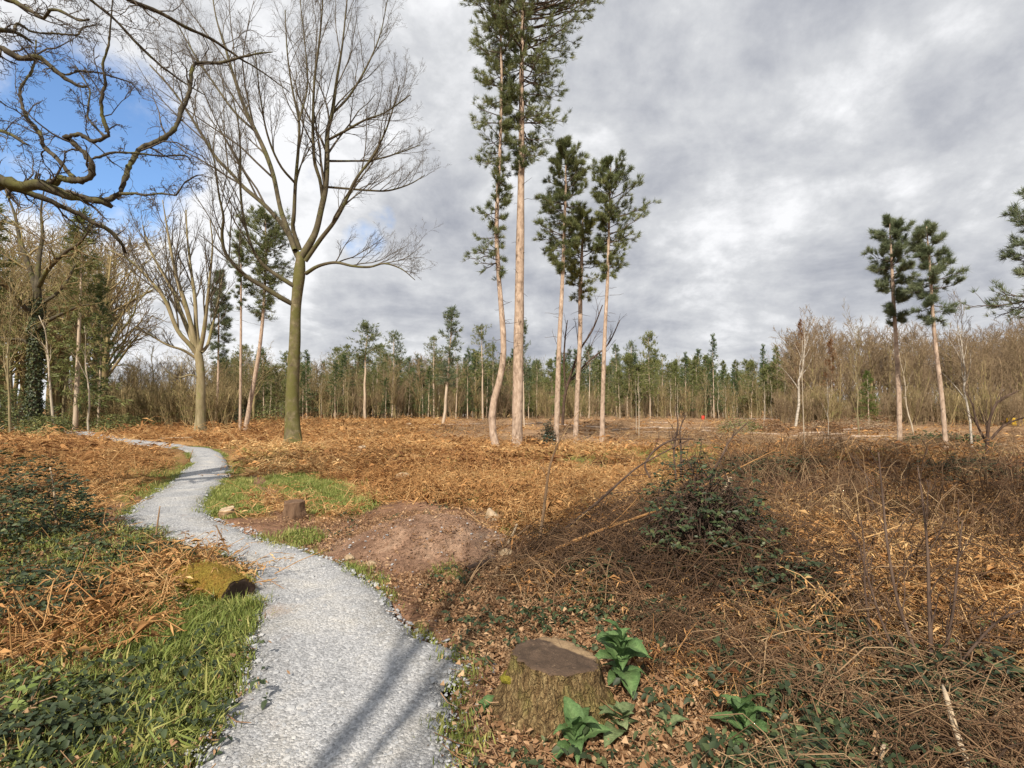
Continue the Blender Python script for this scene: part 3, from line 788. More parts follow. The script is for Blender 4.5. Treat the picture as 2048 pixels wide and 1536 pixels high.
# dead bracken over the clearing
rng = np.random.default_rng(11)
x, y, r = sample(rng, 15000, 4.2, 70)
ok = ~on_path(x, y, .08) & ~anyz(x, y, SOILS + GRASSES + ('bram_bl', 'grass_h')) & ~(anyz(x, y, ('tangle', 'bram_l')) & (rng.random(len(x)) < .82))
ok &= ~((r < 6.5) & (x > -.6) & (rng.random(len(x)) < .85)) & ~((r < 8) & (x < -1) & (rng.random(len(x)) < .5))
ok &= ~(in_zone(x, y, 'bank') & (rng.random(len(x)) < .35)) & ~(in_zone(x, y, 'brash') & (rng.random(len(x)) < .88)) & ~(in_zone(x, y, 'grass_f') & (rng.random(len(x)) < .6)) & ~(in_zone(x, y, 'grass_e') & (rng.random(len(x)) < .6))
ok &= ~(mound_h(x, y) > .015) & ~((r < 9) & on_path(x, y, .34)) & ~((r >= 9) & (x > -15.2) & on_path(x, y, .6))
ok &= ~((x > -2.6) & (x < .2) & (y > 3.5) & (y < 5.6))
ok &= fbm(x * .5, y * .5, 71, 3) + rng.random(len(x)) * .35 > .57
x, y, r = x[ok], y[ok], r[ok]
hi = np.clip(.43 + 1.5 * (fbm(x * .35, y * .35, 73, 4) - .5) + .5 * (fbm(x * 1.3, y * 1.3, 74, 2) - .5) + rng.normal(size=len(x)) * .10, 0, 1)
bank_ = in_zone(x, y, 'bank'); hi = np.where(bank_ & (y > 8.3), hi * .55, hi)
hi = np.where((x < -1) & (r < 8), hi * .62, hi)
s = rng.uniform(.75, 1.35, len(x)) * (1 + .6 * sstep(12, 40, r)); far = r > 13
scl = np.stack([s, s, s * rng.uniform(.6, 1.2, len(x)) * np.where(far, .75, 1.0)], 1)
for nm, lab, msk, pr in (('bracken', 'rusty dead bracken fronds collapsed over the near clearing', ~far, br_near), ('bracken', 'orange sheet of dead bracken across the far clearing', far, br_far)):
    k = msk; cover(nm, lab, pr, x[k], y[k], HT(x[k], y[k]), spin(rng, k.sum(), .2), scl[k], rng.integers(0, len(pr), k.sum()), hi[k])
# extra bracken heaps: left bank
x, y, r = sample(rng, 1500, 9, 26, -48, -28)
ok = ~((x > -15.2) & on_path(x, y, .6)) & (x < -6.0) & pip(x, y, zone([(-300, 876), (30, 872), (280, 880), (330, 905), (372, 922), (330, 970), (120, 1010), (-200, 960)]))
x, y = x[ok], y[ok]; s = rng.uniform(.7, 1.2, len(x))
cover('bracken', 'rusty bracken heap on the bank at the far left of the path', br_near, x, y, HT(x, y), spin(rng, len(x), .25), uni(s), rng.integers(0, 7, len(x)), np.clip(rng.normal(.45, .14, len(x)), 0, 1))

# golden fronds before the dark bank
x, y, r = sample(rng, 4200, 2.2, 9, -2, 50)
ok = (pip(x, y, zone([(1490, 1010), (2200, 1000), (2400, 1320), (1950, 1330), (1650, 1140), (1520, 1080)])) & (fbm(x * .9, y * .9, 75, 3) > .48)) | ((x > .9) & (r > 3.0) & (r < 6) & (fbm(x * 1.1, y * 1.1, 76, 3) > .56) & (rng.random(len(x)) < .5))
x, y = x[ok], y[ok]
cover('bracken', 'golden bracken fronds before the dark stem bank on the right', br_near, x, y, HT(x, y), spin(rng, len(x), .25), uni(rng.uniform(.45, .95, len(x))), rng.integers(0, 8, len(x)), np.clip(.30 + .8 * (fbm(x * 1.2, y * 1.2, 77, 3) - .5) + rng.normal(size=len(x)) * .12, 0, 1))

# grass
x, y, r = sample(rng, 24000, 2.0, 14, -45, 5)
z3 = in_zone(x, y, 'grass_c', .05); z1 = anyz(x, y, ('grass_a', 'grass_b', 'grass_d'), .04)
ok = (z3 | z1) & ~on_path(x, y, .0) & (rng.random(len(x)) < np.where(z3, .75, 1.0)); x, y, r, z3 = x[ok], y[ok], r[ok], z3[ok]
lush = fbm(x * 1.8, y * 1.8, 81, 3)
tl = np.clip(.75 - 1.0 * (lush - .25) + rng.normal(size=len(x)) * .18, 0, 1)
long_ = z3 & (lush > .42)
for msk, pr, lab in ((long_, gr, 'lush green grass tussocks beside the gravel path'), (~long_, gr_short, 'short mossy grass along the gravel path')):
    k = msk; cover('grass', lab, pr, x[k], y[k], HT(x[k], y[k]), spin(rng, k.sum(), .2), uni(rng.uniform(.7, 1.4, k.sum()) * np.where(z3[k], 1.0, 1.25)), rng.integers(0, len(pr), k.sum()), np.where(z3[k], tl[k], np.clip(tl[k] + .15, 0, 1)))
x, y, r = sample(rng, 11000, 2.0, 24, -48, 48)
strawz = ((x < -1.2) & (r < 7.5) & (rng.random(len(x)) < .6)) | anyz(x, y, ('grass_f', 'grass_e', 'grass_g', 'straw', 'grass_h', 'bram_l'), .1)
ok = ~on_path(x, y, .02) & (strawz | (rng.random(len(x)) < .10)) & ~(~strawz & (x > -.5) & (y < 6)) & ~anyz(x, y, SOILS + ('tangle',))
x, y = x[ok], y[ok]
cover('grass', 'thin straw coloured grass scattered over the clearing', gr, x, y, HT(x, y), spin(rng, len(x), .35), uni(rng.uniform(.7, 1.5, len(x))), rng.integers(0, 5, len(x)), np.clip(rng.normal(.70, .2, len(x)), 0, 1))

# ragged tufts along the path edges
n = 1500; i = rng.integers(0, 1598, n * 3); i = i[np.hypot(pl_c[i, 0], pl_c[i, 1]) < 22][:n]; lf = rng.random(len(i)) < .5
e_ = np.where(lf[:, None], pl_c[i], pr_c[i]); w_ = pr_c[i] - pl_c[i]; w_ /= np.linalg.norm(w_, axis=1)[:, None]
e_ = e_ + w_ * np.where(lf, -1, 1)[:, None] * (rng.random((len(i), 1)) * .16 - .05); k = (e_[:, 1] > 1.8) & (fbm(e_[:, 0] * 1.4, e_[:, 1] * 1.4, 83, 3) > .47); e_ = e_[k]
cover('grass', 'short tufts creeping in along the edges of the gravel path', gr_short, e_[:, 0], e_[:, 1], H(e_[:, 0], e_[:, 1]) + .005, spin(rng, len(e_), .2), uni(rng.uniform(.6, 1.3, len(e_))), rng.integers(0, 4, len(e_)), np.clip(rng.normal(.65, .2, len(e_)), 0, 1))

# leaf litter
x, y, r = sample(rng, 11000, 1.8, 8, -46, 47)
ok = ~on_path(x, y, .14) & ~anyz(x, y, ('grass_a', 'grass_b')) & ~(anyz(x, y, ('soil_a',)) & (rng.random(len(x)) < .6)) & ~((mound_h(x, y) > .05) & (rng.random(len(x)) < .8))
ok &= ~(in_zone(x, y, 'grass_c') & (rng.random(len(x)) < .75))
x, y = x[ok], y[ok]
cover('leaf_litter', 'brown fallen leaves and twig bits on the near ground', lt, x, y, HT(x, y) + rough_h(x, y) * .6 + .005, spin(rng, len(x), .12), uni(rng.uniform(.6, 1.3, len(x))), rng.integers(0, 6, len(x)), np.clip(.36 + .55 * fbm(x * 1.2, y * 1.2, 91, 3) + rng.normal(size=len(x)) * .12, 0, 1))

# dead stems: bank and tangle
x, y, r = sample(rng, 3000, 1.9, 15, -6, 50)
tz = in_zone(x, y, 'tangle'); bz = in_zone(x, y, 'bank')
ok = ((tz & ((r > 4.6) | (rng.random(len(x)) < .26))) | (bz & ((y > 8.3) | (rng.random(len(x)) < .45))) | ((rng.random(len(x)) < .18) & (x > .9))) & ~on_path(x, y, .1) & ~(mound_h(x, y) > .03) & ~anyz(x, y, SOILS)
x, y, bz, r = x[ok], y[ok], bz[ok], r[ok]
tn = np.clip(np.where(bz, .38, np.where(r > 4.4, .24, .36)) + 1.2 * (fbm(x * .9, y * .9, 95, 3) - .5) + rng.normal(size=len(x)) * .16, 0, 1)  # stem tint lowered in the tangle, its shadow pockets put into the colour
upr = bz & (rng.random(len(x)) < .45)
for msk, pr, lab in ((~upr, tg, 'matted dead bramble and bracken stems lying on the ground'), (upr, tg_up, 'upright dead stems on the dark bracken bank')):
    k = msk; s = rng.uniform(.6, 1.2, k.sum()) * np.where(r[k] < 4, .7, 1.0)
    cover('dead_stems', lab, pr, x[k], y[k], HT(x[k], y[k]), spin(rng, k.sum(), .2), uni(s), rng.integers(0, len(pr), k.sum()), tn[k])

# pale brash left on the felled ground
x, y, r = sample(rng, 2600, 17, 85, -12, 50)
ok = in_zone(x, y, 'brash') & (fbm(x * .25, y * .25, 99, 3) > .47); x, y = x[ok][:620], y[ok][:620]
cover('brash', 'pale twigs and brash strewn over the felled ground', tg, x, y, H(x, y), spin(rng, len(x), .1), np.stack([rng.uniform(2, 4.5, len(x)), rng.uniform(2, 4.5, len(x)), rng.uniform(.6, 1.6, len(x))], 1), rng.integers(0, len(tg), len(x)), np.clip(rng.normal(.72, .22, len(x)), 0, 1))

# low bramble leaves creeping through the tangle and the left verge
x, y, r = sample(rng, 7500, 1.9, 9, -48, 48)
tz = in_zone(x, y, 'tangle'); lz = (anyz(x, y, ('bram_l', 'bram_bl')) & (fbm(x * 2.0, y * 2.0, 98, 3) + rng.normal(size=len(x)) * .05 > .56)) | (in_zone(x, y, 'grass_h') & (rng.random(len(x)) < .06))
ok = ((tz & (fbm(x * 1.5, y * 1.5, 97, 3) > .63)) | lz | (rng.random(len(x)) < .06)) & ~on_path(x, y, .02) & ~(mound_h(x, y) > .02) & ~anyz(x, y, ('soil_a', 'grass_a', 'grass_b'))
x, y = x[ok], y[ok]
cover('bramble_leaves', 'low dark bramble leaves creeping over the ground', cl_, x, y, HT(x, y), spin(rng, len(x), .2), uni(rng.uniform(.7, 1.2, len(x))), rng.integers(0, 5, len(x)), np.clip(rng.normal(.36, .2, len(x)), 0, 1))

# gravel: loose chips on and along the path
n = 34000
i = (np.searchsorted(_wt, rng.random(n) * _wt[-1])).clip(0, 1598); a, c = pl_c[i], pr_c[i]
uu = rng.random(n); uu = np.where(rng.random(n) < .22, np.where(rng.random(n) < .5, rng.normal(size=n) * .03, 1 + rng.normal(size=n) * .03), uu)
p = a + (c - a) * uu[:, None] + rng.normal(size=(n, 3)) * .03
r = np.hypot(p[:, 0], p[:, 1]); ok = (p[:, 1] > 1.6) & (r < 16); p, r, uu = p[ok], r[ok], uu[ok]
s = np.exp(rng.normal(size=len(p)) * .55) * .0062 * (1 + .07 * r); s = np.clip(s, .004, .035)
inside = (uu > 0.02) & (uu < .98)
zz = np.where(inside, path_z(p[:, 0], p[:, 1]) - .2 * s, H(p[:, 0], p[:, 1]) + rough_h(p[:, 0], p[:, 1]) + .015)
cover('gravel', 'loose grey stone chips strewn over the footpath', st, p[:, 0], p[:, 1], zz, spin(rng, len(p), .25), uni(s), rng.integers(0, 8, len(p)), np.clip(rng.normal(.5, .2, len(p)), 0, 1))
# clods on the earth heap
cm = []
for me in st[:5]:
    m2 = me.copy(); m2.materials.clear(); m2.materials.append(M['earth']); cm.append(m2)
a_ = rng.uniform(0, 6.283, 2200); q_ = np.sqrt(rng.random(2200)); x, y = MOUND[0] + 1.25 * q_ * np.cos(a_), MOUND[1] + 1.0 * q_ * np.sin(a_); s = np.exp(rng.normal(size=2200) * .5) * .011; s = np.clip(s, .004, .045)
k = ~on_path(x, y, .05); x, y, s = x[k], y[k], s[k]
cover('soil_clods', 'crumbled brown clods strewn over the earth heap', cm, x, y, HT(x, y), spin(rng, len(x), .5), np.stack([s, s, s * 1.4], 1), rng.integers(0, 5, len(x)), rng.random(len(x)))
# a few stones lost on the bare soil
x, y, r = sample(rng, 900, 2.0, 8, -20, 8)
ok = anyz(x, y, ('soil_a', 'soil_b')) & ~on_path(x, y, .03); x, y = x[ok], y[ok]; s = rng.uniform(.006, .02, len(x))
cover('gravel', 'stray pebbles lying on the bare brown soil', st, x, y, HT(x, y) + rough_h(x, y) + .004, spin(rng, len(x), .3), uni(s), rng.integers(0, 8, len(x)), rng.random(len(x)))
# ------------------------------------------------------------------ trees
def trace(pts, d0, d1=None, n=None, ang=0.0):
    """photo pixels (px, py, width px) of a limb whose distance runs from d0 to d1 -> points and radii"""
    d1 = d0 if d1 is None else d1
    k = len(pts); out = []
    for i, p in enumerate(pts):
        d = d0 + (d1 - d0) * (i / max(k - 1, 1))
        q = P(p[0], p[1], d); out.append((*q, p[2] * .5 / F * d))
    c = catmull(np.array(out), n or max(8, 4 * k), ang)
    return c[:, :3], np.maximum(c[:, 3], .002)
def batch(lst, n):
    """resample single limbs to one batch"""
    P_, R_ = [], []
    for p, r in lst:
        t_ = np.linspace(0, len(p) - 1, n); i = np.arange(len(p))
        P_.append(np.stack([np.interp(t_, i, p[:, k]) for k in range(3)], 1)); R_.append(np.interp(t_, i, r))
    return np.array(P_), np.array(R_)
def trunk_geo(g_, pts, rad, sides=16, seed=0, flare=1.6, buttress=.25, wob=.05):
    """tapered trunk with uneven girth and a root flare at the foot"""
    rng = np.random.default_rng(seed); n = len(pts)
    th = np.arange(sides) * 2 * math.pi / sides
    h = pts[:, 2] - pts[0, 2]; r0 = rad[0]
    fl = 1 + (flare - 1) * np.exp(-h / (r0 * 2.2))
    k1, k2 = rng.uniform(0, 6.28, 2)
    lob = 1 + buttress * np.exp(-h / (r0 * 2.0))[:, None] * (np.cos(5 * th + k1) + .5 * np.cos(3 * th + k2))[None]
    wb = 1 + wob * (vnoise(np.cos(th)[None] * 2 + h[:, None] * 1.5 + seed, np.sin(th)[None] * 2 + h[:, None] * .9, seed) - .5) * 2
    tubes(g_, pts[None], (rad * fl)[None], sides, .5, True, (lob * wb)[None])

# ---- pines ---------------------------------------------------------------
def pine(label, tr, depth, prof, seed, needle='needle', dens=1.0, top=None, name='pine_tree', bark='pine_bark', group=None, lean_d=0.0, tuft=.20, snags=8, cat='pine tree', nk=20, fill=1.0, tw=.58):
    """tr: trunk trace (px, py, width); prof: crown outline (py, left px, right px) from the bottom up"""
    rng = np.random.default_rng(seed)
    pts, rad = trace(tr, depth, depth + lean_d, 30)
    rad = rad * tw
    base = pts[0].copy(); base[2] = H(base[0], base[1])
    pts[0, 2] = base[2] - .1
    T = thing(name, base, label, cat, group)
    g_ = Geo(); trunk_geo(g_, pts - base, rad, 14, seed, 1.2, .08, .07)
    obj('trunk', g_.mesh('trunk', M[bark]), T)
    prof = np.array(prof, float)
    zt = np.array([P(0, p, depth)[2] for p in prof[:, 0]])
    pxm = depth / F
    order = np.argsort(zt); zt, el, er = zt[order], prof[order, 1] * pxm, prof[order, 2] * pxm
    H_ = zt[-1] - zt[0]
    nb = int(H_ / .30 * 4.7 * dens)
    zz = zt[0] + H_ * ((np.arange(nb) + rng.random(nb)) / nb)
    cx = np.array([np.interp(z, pts[:, 2], pts[:, 0]) for z in zz]); cy = np.array([np.interp(z, pts[:, 2], pts[:, 1]) for z in zz])
    az = rng.uniform(0, 6.283, nb)
    l_, r_ = np.interp(zz, zt, el), np.interp(zz, zt, er)
    ca = np.cos(az); ext = np.where(ca > 0, r_, l_) * np.abs(ca) + .5 * (l_ + r_) * (1 - np.abs(ca))
    ext = np.maximum(ext * np.where(rng.random(nb) < .25, rng.uniform(.3, .6, nb), rng.uniform(.75, 1.15, nb)), .2)
    rel = (zz - zt[0]) / H_
    slope = -.22 + .95 * rel ** 1.3 + rng.normal(size=nb) * .12
    n = 6; s = np.linspace(0, 1, n)
    hd = np.stack([np.cos(az), np.sin(az), np.zeros(nb)], 1)
    br = np.stack([cx, cy, zz - slope * ext * .45], 1)[:, None, :] + hd[:, None, :] * (ext[:, None] * s)[..., None]
    br[:, :, 2] += (slope * ext)[:, None] * s + (ext * .16)[:, None] * (s ** 2 - .4 * s)
    br += rng.normal(size=br.shape) * (ext[:, None, None] * .035) * s[None, :, None]
    rb = np.maximum((.012 + .012 * ext)[:, None] * (1 - .8 * s), .004)
    g_ = Geo(); tubes(g_, br - base, rb, 4, .5, False)
    sub, rs = grow(rng, br, rb, 8, .25, .98, .36, .70, .10, .10, 4, .6, .5, .06, .5)
    tubes(g_, sub - base, rs, 3, .5, False)
    # bare snags below the crown
    if snags:
        zs = rng.uniform(pts[0, 2] + (zt[0] - pts[0, 2]) * .35, zt[0], snags); a2 = rng.uniform(0, 6.283, snags); L2 = rng.uniform(.15, .7, snags)
        p0 = np.stack([np.interp(zs, pts[:, 2], pts[:, k]) for k in (0, 1)] + [zs], 1)
        dv = np.stack([np.cos(a2), np.sin(a2), rng.uniform(-.2, .2, snags)], 1)
        sp = p0[:, None] + dv[:, None] * (L2[:, None] * np.linspace(0, 1, 4) + .1)[..., None] + rng.normal(size=(snags, 4, 3)) * .02
        tubes(g_, sp - base, np.full((snags, 4), .012) * np.linspace(1, .4, 4), 3, .5, False)
    obj('branches', g_.mesh('branches', M['pine_branch']), T)
    g_ = Geo()
    # shoots: tufts along the outer side of the small branches
    tp, td = [], []
    for f in (.55, .8, 1.0):
        i = min(int(f * 3), 2) if f < 1 else 3
        p_ = sub[:, i] if f == 1 else sub[:, i] * (1 - (f * 3 - i)) + sub[:, i + 1] * (f * 3 - i)
        tp.append(p_); td.append(norm(sub[:, 3] - sub[:, 2]) + np.array([0, 0, .5]))
    tp.append(br[:, -1]); td.append(norm(br[:, -1] - br[:, -2]) + np.array([0, 0, .5]))
    tp = np.vstack(tp); td = np.vstack(td)
    k = rng.random(len(tp)) < fill * (.30 + .70 * np.clip((tp[:, 2] - zt[0]) / H_ * 1.6, 0, 1)); tp, td = tp[k], td[k]
    lz = np.clip((tp[:, 2] - zt[0]) / H_, 0, 1)
    needles(g_, rng, tp - base, td, nk, tuft, tuft * .085, .55, np.clip(.42 + .35 * fbm(tp[:, 0] * 1.3, tp[:, 2] * 1.3, seed, 3) + rng.normal(size=len(tp)) * .14, 0, 1))
    obj('crown', g_.mesh('crown', M[needle], False), T)
    return T

pine('tall pale pink trunked pine, straight and thickest of the clearing, crown out of the top', [(1034, 897, 34), (1035, 800, 36), (1037, 700, 35), (1040, 500, 29), (1043, 300, 21), (1043, 150, 17), (1046, 0, 12), (1048, -140, 6), (1049, -220, 3)], 20.0,
     [(345, 10, 40), (300, 30, 60), (250, 35, 90), (200, 45, 115), (165, 40, 95), (120, 70, 75), (85, 110, 120), (40, 120, 160), (0, 130, 165), (-60, 120, 140), (-140, 80, 90), (-215, 10, 10)], 1, 'needle', 1.1, snags=14)
pine('tall pine with a crooked bent trunk beside the straight thick pine', [(994, 901, 26), (984, 850, 25), (988, 800, 23), (1003, 745, 22), (1007, 680, 20), (998, 560, 16), (993, 450, 15), (1000, 300, 11), (1003, 150, 9), (1000, 20, 6), (998, -60, 3)], 19.6,
     [(560, 4, 4), (535, 70, 12), (500, 62, 12), (470, 30, 12), (420, 65, 22), (360, 60, 22), (320, 70, 22), (260, 75, 18), (200, 92, 20), (150, 80, 40), (80, 75, 50), (20, 60, 50), (-60, 5, 5)], 2, 'needle', .75, fill=.62, snags=14)
pine('slim pine with dense rounded crown, first of three slim ones', [(1112, 893, 20), (1115, 800, 18), (1118, 700, 16), (1123, 600, 14), (1128, 480, 11), (1131, 380, 8), (1132, 286, 3)], 21.0,
     [(545, 8, 14), (500, 45, 25), (460, 55, 30), (420, 60, 35), (390, 66, 45), (360, 40, 45), (330, 40, 40), (305, 25, 30), (284, 5, 6)], 3, 'needle', 1.05)
pine('slim pine with dark low crown standing between two taller slim pines', [(1151, 886, 18), (1155, 780, 16), (1160, 680, 15), (1161, 580, 14), (1164, 500, 9), (1166, 425, 3)], 23.4,
     [(600, 25, 20), (570, 30, 42), (540, 32, 50), (500, 38, 48), (460, 32, 34), (424, 6, 6)], 4, 'needle_olive', 1.0)
pine('slim pine whose crown spreads to one long bough, last of the row of slim pines', [(1204, 888, 17), (1206, 780, 15), (1210, 660, 13), (1215, 560, 11), (1218, 450, 8), (1222, 326, 3)], 22.4,
     [(560, 6, 12), (520, 20, 40), (490, 25, 70), (465, 22, 98), (435, 26, 90), (405, 34, 52), (375, 40, 66), (350, 36, 48), (324, 6, 10)], 5, 'needle', 1.0)
pine('tall dense pine near the far logs, taller of the pair of dark pines', [(1800, 896, 15), (1798, 800, 15), (1793, 700, 13), (1787, 600, 11), (1783, 520, 8), (1779, 443, 3)], 20.2,
     [(650, 4, 12), (615, 12, 30), (590, 30, 34), (550, 42, 42), (510, 40, 46), (480, 34, 40), (460, 16, 20), (441, 4, 5)], 6, 'needle_blue', 1.0)
pine('tall pine with one long bough to the side, shorter of the pair of dark pines', [(1893, 906, 14), (1884, 800, 14), (1872, 700, 12), (1865, 620, 10), (1860, 540, 8), (1853, 453, 3)], 18.0,
     [(650, 4, 30), (615, 25, 35), (590, 30, 50), (572, 32, 66), (545, 34, 34), (510, 28, 28), (480, 24, 28), (452, 5, 6)], 7, 'needle_blue', .9)
pine('pine at the edge of the view whose boughs reach in over the oak wood', [(2125, 930, 24), (2118, 760, 22), (2110, 600, 17), (2104, 480, 11), (2100, 380, 6), (2098, 330, 3)], 15.5,
     [(640, 60, 60), (600, 140, 100), (575, 115, 110), (530, 75, 90), (500, 110, 90), (460, 90, 80), (430, 60, 60), (330, 6, 6)], 8, 'needle_blue', .6, fill=.9)
pine('leaning pine with bushy dark crown behind the big grey beech', [(490, 863, 15), (505, 780, 14), (520, 690, 12), (528, 600, 10), (532, 500, 7), (530, 425, 3)], 33.0,
     [(640, 10, 30), (610, 35, 35), (580, 40, 45), (550, 55, 55), (510, 66, 52), (480, 62, 50), (455, 50, 46), (424, 8, 10)], 9, 'needle', 1.3, tuft=.26, nk=10)
pine('thin straight pine trunk with a scant top beside the leaning pine', [(480, 864, 9), (481, 760, 8), (482, 640, 7), (482, 540, 5), (482, 470, 3)], 32.0,
     [(620, 4, 5), (580, 20, 10), (540, 24, 14), (500, 16, 14), (468, 4, 4)], 10, 'needle', .5, tuft=.24, fill=.5)
pine('twin stemmed slender pine with drooping dark tufts by the smaller beech', [(432, 850, 8), (436, 760, 7), (437, 680, 6), (438, 600, 4), (440, 545, 2)], 40.0,
     [(720, 10, 6), (690, 24, 24), (650, 20, 24), (620, 16, 20), (580, 22, 14), (544, 4, 4)], 12, 'needle_blue', .8, tuft=.3, nk=9)

# ---- the big beech -------------------------------------------------------
def bare_tree(name, label, cat, trunk, limbs, seed, bark, twig, lv, n_limb=12, sides=8, buttress=.2, flare=1.5, group=None, base=None, limb=None):
    """trunk and limbs: (pts, rad); lv: growth levels, the last ones make the twigs"""
    rng = np.random.default_rng(seed)
    pts, rad = trunk
    if base is None:
        base = pts[0].copy(); base[2] = H(base[0], base[1])
        pts = pts.copy(); pts[0, 2] = base[2] - .12
    T = thing(name, base, label, cat, group)
    g_ = Geo(); trunk_geo(g_, pts - base, rad, 20, seed, flare, buttress, .05); obj('trunk', g_.mesh('trunk', M[bark]), T)
    for p_, r_ in limbs:
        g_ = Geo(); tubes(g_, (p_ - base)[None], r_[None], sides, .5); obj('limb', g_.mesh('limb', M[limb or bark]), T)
    bp, brr = batch(limbs, n_limb)
    g_ = Geo(); cur = (bp, brr)
    for k, a in enumerate(lv):
        cur = grow(rng, cur[0], cur[1], *a)
        tubes(g_, cur[0] - base, cur[1], 4 if k == 0 else 3, .5, False)
    obj('twigs', g_.mesh('twigs', M[twig]), T)
    return T
D = 21.3
tk = trace([(588, 894, 27), (586, 860, 27), (585, 800, 25), (587, 740, 23), (590, 680, 21), (591, 630, 20), (594, 590, 20), (599, 545, 22), (602, 505, 14)], D, D, 40)
limbs = [trace(*a) for a in (
 ([(592, 612, 9), (563, 596, 10), (526, 573, 9), (492, 552, 8), (465, 525, 7), (449, 502, 6.5), (444, 468, 6), (447, 435, 5), (438, 390, 4), (430, 330, 3), (415, 270, 2)], D, D - 3),
 ([(602, 580, 9), (583, 569, 9), (556, 552, 8), (529, 532, 7), (509, 505, 6), (497, 474, 5.5), (487, 434, 5), (481, 381, 4.5), (481, 322, 4), (478, 258, 3), (465, 190, 2)], D, D - 1.5),
 ([(601, 520, 14), (590, 500, 12), (578, 470, 10), (556, 439, 9), (526, 407, 8.5), (488, 375, 8), (465, 349, 7), (433, 316, 6.5), (409, 278, 6), (380, 231, 5), (345, 180, 4), (300, 130, 3)], D, D + 3),
 ([(590, 500, 11), (576, 460, 10), (563, 425, 9.5), (556, 395, 9), (547, 352, 9), (532, 308, 9), (512, 264, 8), (491, 220, 7), (471, 164, 6), (453, 103, 5), (433, 38, 3), (420, -40, 2)], D, D + 1.5),
 ([(600, 500, 9), (586, 457, 8.5), (588, 430, 8), (591, 366, 7), (597, 293, 6), (598, 243, 5), (585, 180, 4), (575, 110, 3), (570, 20, 2)], D, D - 2),
 ([(602, 515, 16), (618, 490, 15), (632, 462, 13), (642, 420, 12), (651, 375, 12), (654, 316, 11), (655, 264, 9), (664, 228, 8), (673, 164, 6), (685, 88, 4), (692, 20, 3), (700, -60, 2)], D, D + .5),
 ([(646, 400, 8), (640, 360, 7), (629, 322, 7), (626, 249, 6), (629, 161, 5), (638, 88, 4), (645, 10, 3), (645, -60, 2)], D + .2, D - 1.5),
 ([(611, 522, 9), (640, 480, 9), (668, 444, 8), (690, 405, 7), (711, 360, 6), (746, 313, 5), (764, 278, 4), (778, 243, 3.5), (800, 170, 2)], D, D - 1.8),
 ([(612, 547, 8), (637, 532, 7), (671, 525, 6), (705, 532, 5), (739, 534, 4.5), (769, 527, 3.5), (803, 538, 2.5), (830, 560, 1.5)], D, D - 2.5),
 ([(654, 374, 5), (702, 378, 4.5), (740, 381, 4), (778, 381, 3.5), (820, 368, 2.5), (850, 350, 1.5)], D + .5, D + 2.5),
 ([(656, 322, 5), (700, 322, 4), (746, 320, 3.5), (800, 305, 2.5), (840, 290, 1.5)], D + .5, D + 3.5),
 ([(656, 280, 5), (690, 262, 5), (730, 240, 4), (770, 225, 3), (820, 190, 2)], D + .5, D - 2.5),
 ([(664, 228, 5), (700, 190, 4.5), (735, 130, 3.5), (760, 70, 2.5), (775, 0, 1.5)], D + .5, D + 1.5),
 ([(590, 366, 5), (560, 330, 4.5), (535, 270, 4), (520, 190, 3), (510, 100, 2)], D - 1, D - 3.5),
 ([(512, 264, 5), (470, 225, 4.5), (430, 170, 4), (390, 110, 3), (350, 40, 2)], D + .8, D + 4),
 ([(598, 243, 4), (615, 170, 3.5), (610, 90, 2.5), (600, 0, 2)], D - 1.5, D + 1),
)]
BEECH_LV = [(11, .22, .98, .46, .50, .28, .10, 7, .5, .3, .05, .5), (8, .2, 1.0, .48, .55, .18, .13, 5, .55, .35, .03, .45), (5, .2, 1.0, .5, .6, .10, .16, 4, .6, .5, .02, .4), (3, .25, 1.0, .6, .6, .05, .18, 3, .8, .6, .02, .3)]
bare_tree('beech_tree', 'big bare beech with fanned upright limbs standing right of the path bend', 'beech tree', tk, limbs, 21, 'beech_bark', 'beech_twig', BEECH_LV, 14, 8, .22, 1.55, limb='beech_limb_shaded')
# ---- the smaller beech
D = 31.5
tk = trace([(400, 867, 18), (401, 820, 17), (402, 770, 16), (400, 730, 15), (396, 708, 15), (393, 698, 11)], D, D, 24)
limbs = [trace(*a) for a in (
 ([(396, 712, 10), (380, 690, 9), (355, 660, 8), (330, 600, 7), (300, 560, 5), (265, 525, 4), (230, 505, 2.5), (205, 495, 1.5)], D, D - 2),
 ([(393, 702, 10), (378, 665, 9), (360, 620, 8), (345, 580, 7), (325, 545, 6), (300, 500, 4), (285, 450, 2)], D, D + 2),
 ([(394, 700, 10), (382, 650, 9), (368, 600, 8), (352, 550, 6), (340, 490, 4.5), (330, 430, 2.5), (325, 400, 1.5)], D, D - 1),
 ([(397, 700, 10), (392, 650, 8), (390, 600, 7), (382, 540, 5), (375, 480, 3.5), (372, 420, 2)], D, D + 1),
 ([(400, 702, 9), (408, 660, 8), (415, 600, 6), (420, 550, 5), (425, 490, 3), (420, 440, 2)], D, D - 1.5),
 ([(403, 705, 7), (415, 690, 6), (425, 650, 5), (437, 600, 3.5), (445, 550, 2)], D, D + 1.5),
 ([(390, 715, 6), (365, 700, 5), (335, 690, 4), (300, 670, 3), (270, 655, 2)], D, D - 2),
 ([(402, 763, 4), (385, 750, 4), (360, 755, 3), (345, 752, 2)], D, D - 1),
)]
bare_tree('beech_tree', 'smaller bare beech with broom shaped crown beyond the end of the gravel path', 'beech tree', tk, limbs, 22, 'young_bark', 'beech_twig', [(9, .2, .98, .42, .42, .3, .09, 6, .55, .35, .06, .5), (6, .2, 1.0, .5, .5, .2, .12, 4, .65, .4, .03, .4), (5, .2, 1.0, .55, .55, .1, .15, 3, .7, .5, .02, .4), (2, .3, 1.0, .6, .5, .05, .15, 3, .8, .6, .02, .3)], 12, 7)

